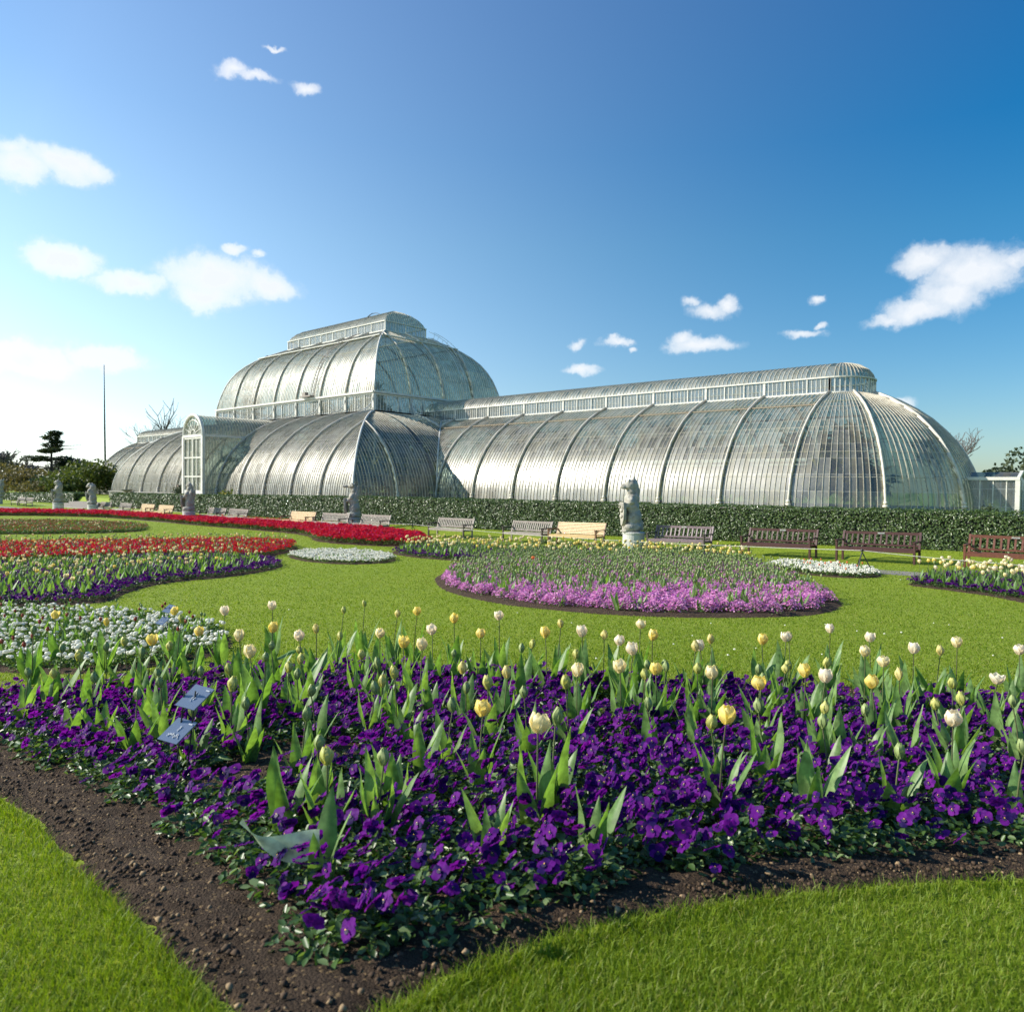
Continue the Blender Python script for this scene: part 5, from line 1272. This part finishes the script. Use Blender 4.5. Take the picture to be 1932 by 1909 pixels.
    for i in range(len(outl)): bm.faces.new((f[i],bk[i],bk[(i+1)%len(outl)],f[(i+1)%len(outl)]))
    for zz in (.1,-.08):
        bmesh.ops.create_icosphere(bm,subdivisions=2,radius=1,matrix=Matrix.Translation((0,-.405+.03,1.12+zz))@Matrix.Diagonal((.13,.03,.06,1)))
    bmesh.ops.recalc_face_normals(bm,faces=bm.faces); me=bpy.data.meshes.new('shield'); bm.to_mesh(me); bm.free(); me.materials.append(MAT['stone']); s_=link('shield',me,e); bevel(s_,.012,2)
    return e
statue(46.9,-20.95,-.75,'crest','tallest nearest stone beast with a pointed crest, holding a shield beside the purple bench',1.22,.06)
statue(27.6,-20.0,-.9,'bull','stone beast with a long muzzled bull head behind two grey benches',1.20)
statue(10.9,-21.75,-.9,'bird','stone bird headed beast with a feathered crest between the bench pairs',1.22)
statue(-8.6,-21.3,-1.0,'hunch','hunched round headed stone beast beside the far grey benches',1.24,.05)
statue(-14.6,-22.2,-.4,'plain','pale upright stone beast left of the steps',1.32)
statue(-39.5,-20.9,-.3,'thin','leaning stone beast at the left edge of the photo',1.35,-.1)
# ================================================================== ROPE POSTS
stakes=[]
for i,(u,v) in enumerate(((427,968),(829,1008),(1612,1085))):
    q=gp(u,v); x=q[0]; y=min(q[1],-21.6); y=max(y,-25.2); z=float(gz(x,y)); e=empty('rope_post',(x,y,z)); tag(e,['dark tripod rope post left of the pine yellow bench','dark tripod rope post beside the lone grey bench','dark tripod rope post before the maroon benches'][i],'post','dark posts carrying the rope')
    for k in range(3):
        a=2*PI*k/3+.4; mb=MB(); mb.tube([(.28*math.cos(a),.28*math.sin(a),0),(-.03*math.cos(a),-.03*math.sin(a),.62)],.014,5); mb.build('leg',MAT['black_metal'],e)
    mb=MB(); mb.lathe([(.03,0),(.035,.03),(.02,.06)],(0,0,.58),8); mb.build('cap',MAT['black_metal'],e); stakes.append((x,y,z+.60))
ends=[(-20,-23.4,float(gz(-20,-23.4))+.6)]+stakes+[(66,-24.5,float(gz(66,-24.5))+.6)]
mb=MB()
for a,b in zip(ends[:-1],ends[1:]):
    mb.tube([Vector(a).lerp(Vector(b),t/14)-Vector((0,0,.16*4*(t/14)*(1-t/14))) for t in range(15)],.008,4)
tag(mb.build('rope',MAT['rope']),'thin pale rope sagging between the dark posts along the path','rope')
# ================================================================== STEPS, URN, SEATED PERSON, TOPIARY
sx0,sx1=-24.4,-16.2; mb=MB()
for k in range(4):
    z=float(gz(-20,-20))+.12+.16*k; mb.box(((sx0+sx1)/2,-19.6+.45*k+1.2,z-.5),(sx1-sx0,2.4-.0,1.0))
mb2=MB()
st=mb.build('steps',MAT['path']); tag(st,'broad stone steps in the gap between the two hedges','steps')
def urn(x,y,z,label):
    e=empty('stone_urn',(x,y,z)); tag(e,label,'urn')
    mb=MB(); mb.lathe([(.16,0),(.16,.06),(.09,.12),(.07,.22),(.12,.28),(.46,.42),(.54,.5),(.56,.56),(.5,.56),(.4,.46),(.05,.4)],(0,0,.9),20); mb.build('bowl',MAT['stone'],e)
    mb=MB(); mb.box((0,0,.45),(.5,.5,.75)); mb.box((0,0,.06),(.62,.62,.12)); mb.box((0,0,.86),(.6,.6,.08)); mb.build('pedestal',MAT['stone'],e)
q=at_y(237,920,-16.0); urn(q[0]-.0,-15.9,-1.25,'wide shallow stone urn on a pedestal behind the hedge')
# person sitting beside the clipped tree
q=at_y(338,915,-16.0); px_=q[0]; pzz=-.70
e=empty('person',(px_,-16.0,pzz),-.4); tag(e,'person in dark clothes sitting behind the hedge beside a clipped tree','person')
def skin(name,joints,edges,mat,parent,sub=2):
    me=bpy.data.meshes.new(name); me.from_pydata([j[0] for j in joints],edges,[]); me.materials.append(MAT[mat]); o=link(name,me,parent)
    m=o.modifiers.new('Skin','SKIN'); m.use_smooth_shade=True; s=o.modifiers.new('Subd','SUBSURF'); s.levels=sub; s.render_levels=sub
    for i,j in enumerate(joints): me.skin_vertices[0].data[i].radius=j[1]
    me.skin_vertices[0].data[0].use_root=True; return o
J=[((0,0,.52),(.16,.12)),((0,.02,.75),(.15,.10)),((0,0,1.0),(.18,.11)),((0,-.01,1.12),(.06,.06)),((0,-.03,1.27),(.095,.11)),
   ((.2,0,1.0),(.06,.06)),((.25,-.1,.78),(.045,.045)),((.12,-.32,.68),(.03,.03)),((-.2,0,1.0),(.06,.06)),((-.25,-.1,.78),(.045,.045)),((-.12,-.32,.68),(.03,.03)),
   ((.1,-.05,.5),(.09,.09)),((.12,-.45,.5),(.07,.07)),((.12,-.46,.08),(.045,.045)),((.12,-.58,.05),(.04,.03)),((-.1,-.05,.5),(.09,.09)),((-.12,-.45,.5),(.07,.07)),((-.12,-.46,.08),(.045,.045)),((-.12,-.58,.05),(.04,.03))]
skin('body',J,[(0,1),(1,2),(2,3),(3,4),(2,5),(5,6),(6,7),(2,8),(8,9),(9,10),(0,11),(11,12),(12,13),(13,14),(0,15),(15,16),(16,17),(17,18)],'cloth_dark',e)
bmh=bmesh.new(); ball(bmh,(0,-.045,1.29),(.082,.098,.12)); mh=bpy.data.meshes.new('face'); bmh.to_mesh(mh); bmh.free(); mh.materials.append(MAT['skin']); link('face',mh,e)
bmh=bmesh.new(); ball(bmh,(0,-.01,1.33),(.095,.105,.10)); mh=bpy.data.meshes.new('hair'); bmh.to_mesh(mh); bmh.free(); mh.materials.append(MAT['hair']); link('hair',mh,e)
mb=MB(); mb.box((px_,-15.95,pzz+.22),(1.5,.42,.42)); st_=mb.build('stone_block',MAT['stone']); tag(st_,'low stone block under the person behind the hedge','stone block'); bevel(st_,.01)
# ================================================================== TREES AND SHRUBS
lfq=np.array([(0,0,0),(.35,.5,.08),(0,1,0),(-.35,.5,.08)]); lff=np.array([(0,1,2,3)])
def branch_tree(x,y,z,H,seed,label,mat='bark_hazed',levels=5,spread=.75,trunk_r=None,name='bare_tree',clear=.3,group=None,rmin=.03):
    rg=random.Random(seed); e=empty(name,(x,y,z)); tag(e,label,'tree',group)
    r0=trunk_r or H*.018; tr=MB(); cr=MB()
    tr.tube([(0,0,-.3),(.02*H*rg.uniform(-1,1),.02*H*rg.uniform(-1,1),H*clear*.6),(.03*H*rg.uniform(-1,1),.03*H*rg.uniform(-1,1),H*clear)],[r0*1.3,r0,r0*.85],7)
    top=Vector(tr.v[-1]) if False else Vector((0,0,H*clear))
    def grow(p,d,l,r,lv):
        n=3; pts=[p]; q=p.copy(); dd=d.copy()
        for i in range(n):
            dd=(dd+Vector((rg.uniform(-.25,.25),rg.uniform(-.25,.25),rg.uniform(-.05,.22)))).normalized(); q=q+dd*l/n; pts.append(q.copy())
        cr.tube(pts,[max(r*k_,rmin) for k_ in (1,.85,.7,.55)],4 if lv>1 else 5,cap=False)
        if lv>=levels: return
        for k in range(3 if lv<3 else 4):
            a=pts[-1] if k<2 else pts[rg.choice([1,2])]
            nd=(dd+Vector((rg.gauss(0,spread),rg.gauss(0,spread),rg.gauss(.1,spread*.6)))).normalized()
            grow(a,nd,l*rg.uniform(.62,.82),r*.55,lv+1)
    for k in range(5):
        a=2*PI*k/5+rg.uniform(-.4,.4); grow(Vector((0,0,H*clear*rg.uniform(.75,1))),Vector((math.cos(a)*.6,math.sin(a)*.6,1)).normalized(),H*.24,r0*.6,1)
    tr.build('trunk',MAT[mat],e,True); cr.build('crown',MAT[mat],e); return e
def leaf_tree(x,y,z,H,Rr,seed,label,mat,name='shrub',trunk=False,size=.35,n=1400,layers=None,cat='shrub',group=None):
    rg=np.random.RandomState(seed); e=empty(name,(x,y,z)); tag(e,label,cat,group); P=Pile(); Ts=[]
    nb=9 if layers is None else layers
    for k in range(nb):
        if layers is None:
            a=rg.uniform(0,2*PI); rr=Rr*rg.uniform(.1,.62); c=np.array([rr*math.cos(a),rr*math.sin(a),H*rg.uniform(.3,.78)]); s=np.array([Rr*.5,Rr*.5,H*.26])*rg.uniform(.7,1.15)
        else:
            dx,tz,rx=[(0,.97,1.0),(-.4,.90,1.3),(.5,.86,1.3),(-.7,.79,1.5),(.8,.74,1.7),(-.2,.70,1.6),(-3.0,.57,1.8),(-1.4,.61,1.8),(1.3,.60,1.7),(3.2,.48,1.9),(1.8,.53,1.4),(0,.18,2.2),(1.0,.26,1.4)][k]; c=np.array([dx*EX[0]+rg.uniform(-.6,.6),dx*EX[1]+rg.uniform(-.6,.6),H*tz]); s=np.array([rx*rg.uniform(.7,1.15),rx*rg.uniform(.7,1.15),H*rg.uniform(.03,.055)]); c=c+rg.uniform(-.35,.35,3)
        m=n//nb; u_=rg.normal(0,1,(m,3)); u_/=np.linalg.norm(u_,axis=1)[:,None]; Ts.append(c+u_*(rg.uniform(.35,1,m)**.5)[:,None]*s)
    T=np.concatenate(Ts); T[:,2]=np.maximum(T[:,2],.1); V,Fs=scatter(lfq,[lff],T,rotm(len(T),1.5 if layers is None else .7,rng=rg),rg.uniform(.6,1.3,len(T))*size); P.add(V,Fs,[0]); P.build('crown',[MAT[mat]],e)
    mb=MB(); 
    if trunk or layers:
        mb.tube([(0,0,-.2),(.1,0,H*.5),(0,0,H*.93)],[H*.028,H*.018,H*.006],7)
        if layers:
            for k in range(14):
                a=rg.uniform(0,2*PI);zz=H*rg.uniform(.3,.85); mb.tube([(0,0,zz-.3),(Rr*.35*math.cos(a),Rr*.35*math.sin(a),zz),(Rr*.7*math.cos(a),Rr*.7*math.sin(a),zz+.2)],[.1,.06,.03],4)
    else: mb.tube([(0,0,-.2),(0,0,H*.5)],[.08,.03],5)
    mb.build('trunk',MAT['bark'],e,True); return e
def far(u,dist):
    d=ray(u,900); h=d[:2]/np.linalg.norm(d[:2]); x,y=CP[0]+h[0]*dist,CP[1]+h[1]*dist; return x,y,float(gz(x,y))
def hh_(v,dist,u=0): return (905-v)/F*dist*1.0+.9+1.4
# left background
x,y,z=far(97,150); leaf_tree(x,y,z,hh_(822,150),6.4,5,'dark flat layered conifer rising above the left trees','conifer','conifer_tree',True,.42,6500,13,'tree')
bt='bare trees beyond the lawn'
for i,(u,d,v,lb) in enumerate(((8,170,846,'bare grey tree at the left edge beyond the hedge'),(45,185,866,'bare grey tree left of the dark conifer'),(140,180,858,'bare twiggy tree just right of the dark conifer'),(165,190,864,'bare twiggy tree left of the flagpole'),(120,200,862,'thin bare tree behind the dark conifer'))):
    x,y,z=far(u,d); branch_tree(x,y,z,hh_(v,d)*1.12,40+i,lb,levels=5,spread=.7,group=bt,clear=.22,rmin=.06)
for i,(u,d,v,R_,mt,lb) in enumerate(((-10,140,880,7,'tan_foliage','tan spring foliage at the left edge'),(30,150,872,7,'tan_foliage','tan spring tree behind the leftmost statue'),(62,140,880,6,'tan_foliage','olive tan shrub left of the dark conifer'),(85,130,905,6,'tan_foliage','low tan shrub behind the pale statue'),(118,128,900,5,'conifer','dark evergreen bush below the conifer'),(150,118,886,5,'bush','bright green shrub left of the glasshouse'),(172,112,876,4.5,'bush','bright green shrub touching the glasshouse end'),(188,110,874,4,'bush','green shrub half hidden by the glasshouse end'),(135,108,905,3.5,'bush','low dark green bush above the far hedge'),(100,150,895,6,'tan_foliage','tan bush behind the conifer trunk'))):
    x,y,z=far(u,d); leaf_tree(x,y,z,hh_(v,d),R_,60+i,lb,mt,'shrub',False,.42,1500,group='shrubs beyond the lawn')
x,y,z=far(312,140); branch_tree(x,y,z,hh_(786,140),91,'stark dead tree showing above the left wing roof','bark',2,.35,.16,'dead_tree',.80)
for i,(u,v) in enumerate(((285,800),(338,794))):
    x,y,z=far(u,150); branch_tree(x,y,z,hh_(v,150),95+i,['faint bare tree above the left wing roof','faint bare tree beside the porch arch'][i],levels=4,spread=.5,clear=.5,rmin=.02,trunk_r=.09)
x,y,z=far(1772,100); branch_tree(x,y,z,hh_(800,100),17,'bare tree behind the rounded right end of the glasshouse',levels=5,spread=.55,clear=.3,rmin=.022)
for i,(u,v,d,mt,lb) in enumerate(((1872,886,120,'tan_foliage','distant brownish tree above the end vestibule'),(1850,893,140,'tan_foliage','distant low tree behind the vestibule roof'),(1895,893,130,'conifer','small dark bush beyond the vestibule'))):
    x,y,z=far(u,d); leaf_tree(x,y,z,hh_(v,d),4,70+i,lb,mt,'shrub',False,.4,900)
x,y,z=far(1945,60); leaf_tree(x,y,z,hh_(858,60)+.3,2.6,81,'dark evergreen tree at the right edge','conifer','evergreen_tree',True,.28,3600,None,'tree')
x,y,z=far(1925,58); leaf_tree(x,y,z,hh_(905,58),1.5,83,'brownish shrub at the right edge beside the vestibule','tan_foliage','shrub',False,.2,1500)
for i,(u,yv_,H_,lb) in enumerate(((1845,-15.8,1.15,'dark round bush behind the hedge by the vestibule'),(1878,-15.2,1.2,'dark bush behind the hedge right of the vestibule frame'))):
    q=at_y(u,955,yv_); leaf_tree(q[0],yv_,-.72,H_,.45,85+i,lb,'conifer','shrub',False,.1,700)
q=at_y(362,905,-15.9)
q=at_y(352,905,-15.9); leaf_tree(q[0]-.6,-16.0,-.75,1.75,1.1,89,'clipped dark bush beside the seated person at the porch','conifer','shrub',False,.13,2200)
q=at_y(425,925,-15.9); leaf_tree(q[0],-16.0,-.75,1.0,.9,90,'spiky low plant beside the porch wall','palm','shrub',False,.3,420)
q=at_y(150,940,-16.0); 
# flagpole
x,y,z=far(199.5,300); mb=MB(); ht=(905-711)/F*300+2.3; mb.tube([(0,0,0),(ht*.012,-ht*.012,ht*.5),(ht*.023,-ht*.02,ht)],[.36,.28,.14],8); o=mb.build('flagpole',MAT['pole'],None,True); o.location=(x,y,z); tag(o,'very tall dark flagpole standing beyond the glasshouse end','flagpole')
# ================================================================== NAME PLATES
def sign(u,v,sc,label,seed,dist_up):
    q=gp(u,v); e=empty('plant_label',(q[0],q[1],q[2]),0); tag(e,label,'plant label'); rg=random.Random(seed)
    fx=Vector((EX[0],EX[1],0)).normalized(); fwd=Vector((_F[0],_F[1],0)).normalized()
    for j,(zz,off) in enumerate(((.25*sc,-.006*sc),(.375*sc,.05*sc))):
        w_,h_=.082*sc,.105*sc
        n=(Vector((0,0,1))*.62-fwd*.78).normalized(); xr=(fx*.95+Vector((0,0,-.24))+fwd*-.1).normalized(); yr=n.cross(xr).normalized(); xr=yr.cross(n).normalized(); yr=(yr*1+xr*.35).normalized()
        c=fx*off+Vector((0,0,zz))+fwd*(.03*j)
        b=MB(); t=n*.004
        cs=[c+xr*a*w_/2+yr*b_*h_/2 for a,b_ in ((-1,-1),(1,-1),(1,1),(-1,1))]
        b.add([p+t for p in cs]+[p-t for p in cs],[(0,1,2,3),(7,6,5,4),(0,4,5,1),(1,5,6,2),(2,6,7,3),(3,7,4,0)])
        pl_=b.build('plate',MAT['label_plate'],e)
        tx=MB()
        rows=[(.12,2),(-.12,2)] if j else [(.18,1),(.02,1),(-.22,6)]
        for (ry,nn) in rows:
            for k in range(nn):
                x0=(k-(nn-1)/2)*.105
                for m_ in range(3):
                    a=c+t*1.4+xr*w_*(x0+rg.uniform(-.03,.03))+yr*h_*(ry+rg.uniform(-.055,.055)); dlt=xr*w_*rg.choice([0,.05,.045])+yr*h_*rg.choice([0,.07,-.06])
                    if dlt.length<.001: dlt=xr*w_*.04
                    tx.bar(a,a+dlt,.0022*sc,.0015,up=tuple(n))
        tx.bar(c+t*1.4+xr*w_*.22+yr*h_*.36,c+t*1.4+xr*w_*.40+yr*h_*.36,.005*sc,.0015,up=tuple(n))
        tx.build('lettering',MAT['engraving'],pl_)
    for s in (-1,1):
        b=MB(); b.tube([fx*(.022*s*sc),fx*(.022*s*sc+.03*sc)+Vector((0,0,.40*sc))+fwd*.03],.0032*sc,6); b.build('stake',MAT['black_metal'],e)
sign(338,1498,1.08,'pair of slate blue label plates on stakes among the nearest pansies',3,0)
sign(308,1215,1.05,'pair of slate blue label plates at the edge of the daisy bed',5,0)
# small white daisies in the turf and one fallen petal scatter
r7=np.random.RandomState(44); q=np.array([gp(r7.uniform(900,1932),r7.uniform(1170,1250)) for _ in range(16)]+[gp(r7.uniform(200,1900),r7.uniform(1080,1240)) for _ in range(10)])
q=q[~inbeds(q[:,0],q[:,1])]; V,Fs=scatter(pom*.6,[pomf],q+np.array([0,0,.025]),rotm(len(q),.4,rng=r7),r7.uniform(.6,1.1,len(q)))
tag(mesh_o:=link('lawn_daisies',mesh_np('lawn_daisies',V,Fs,MAT['daisy'])),kind='stuff',label='tiny white daisies dotted in the mown lawn')
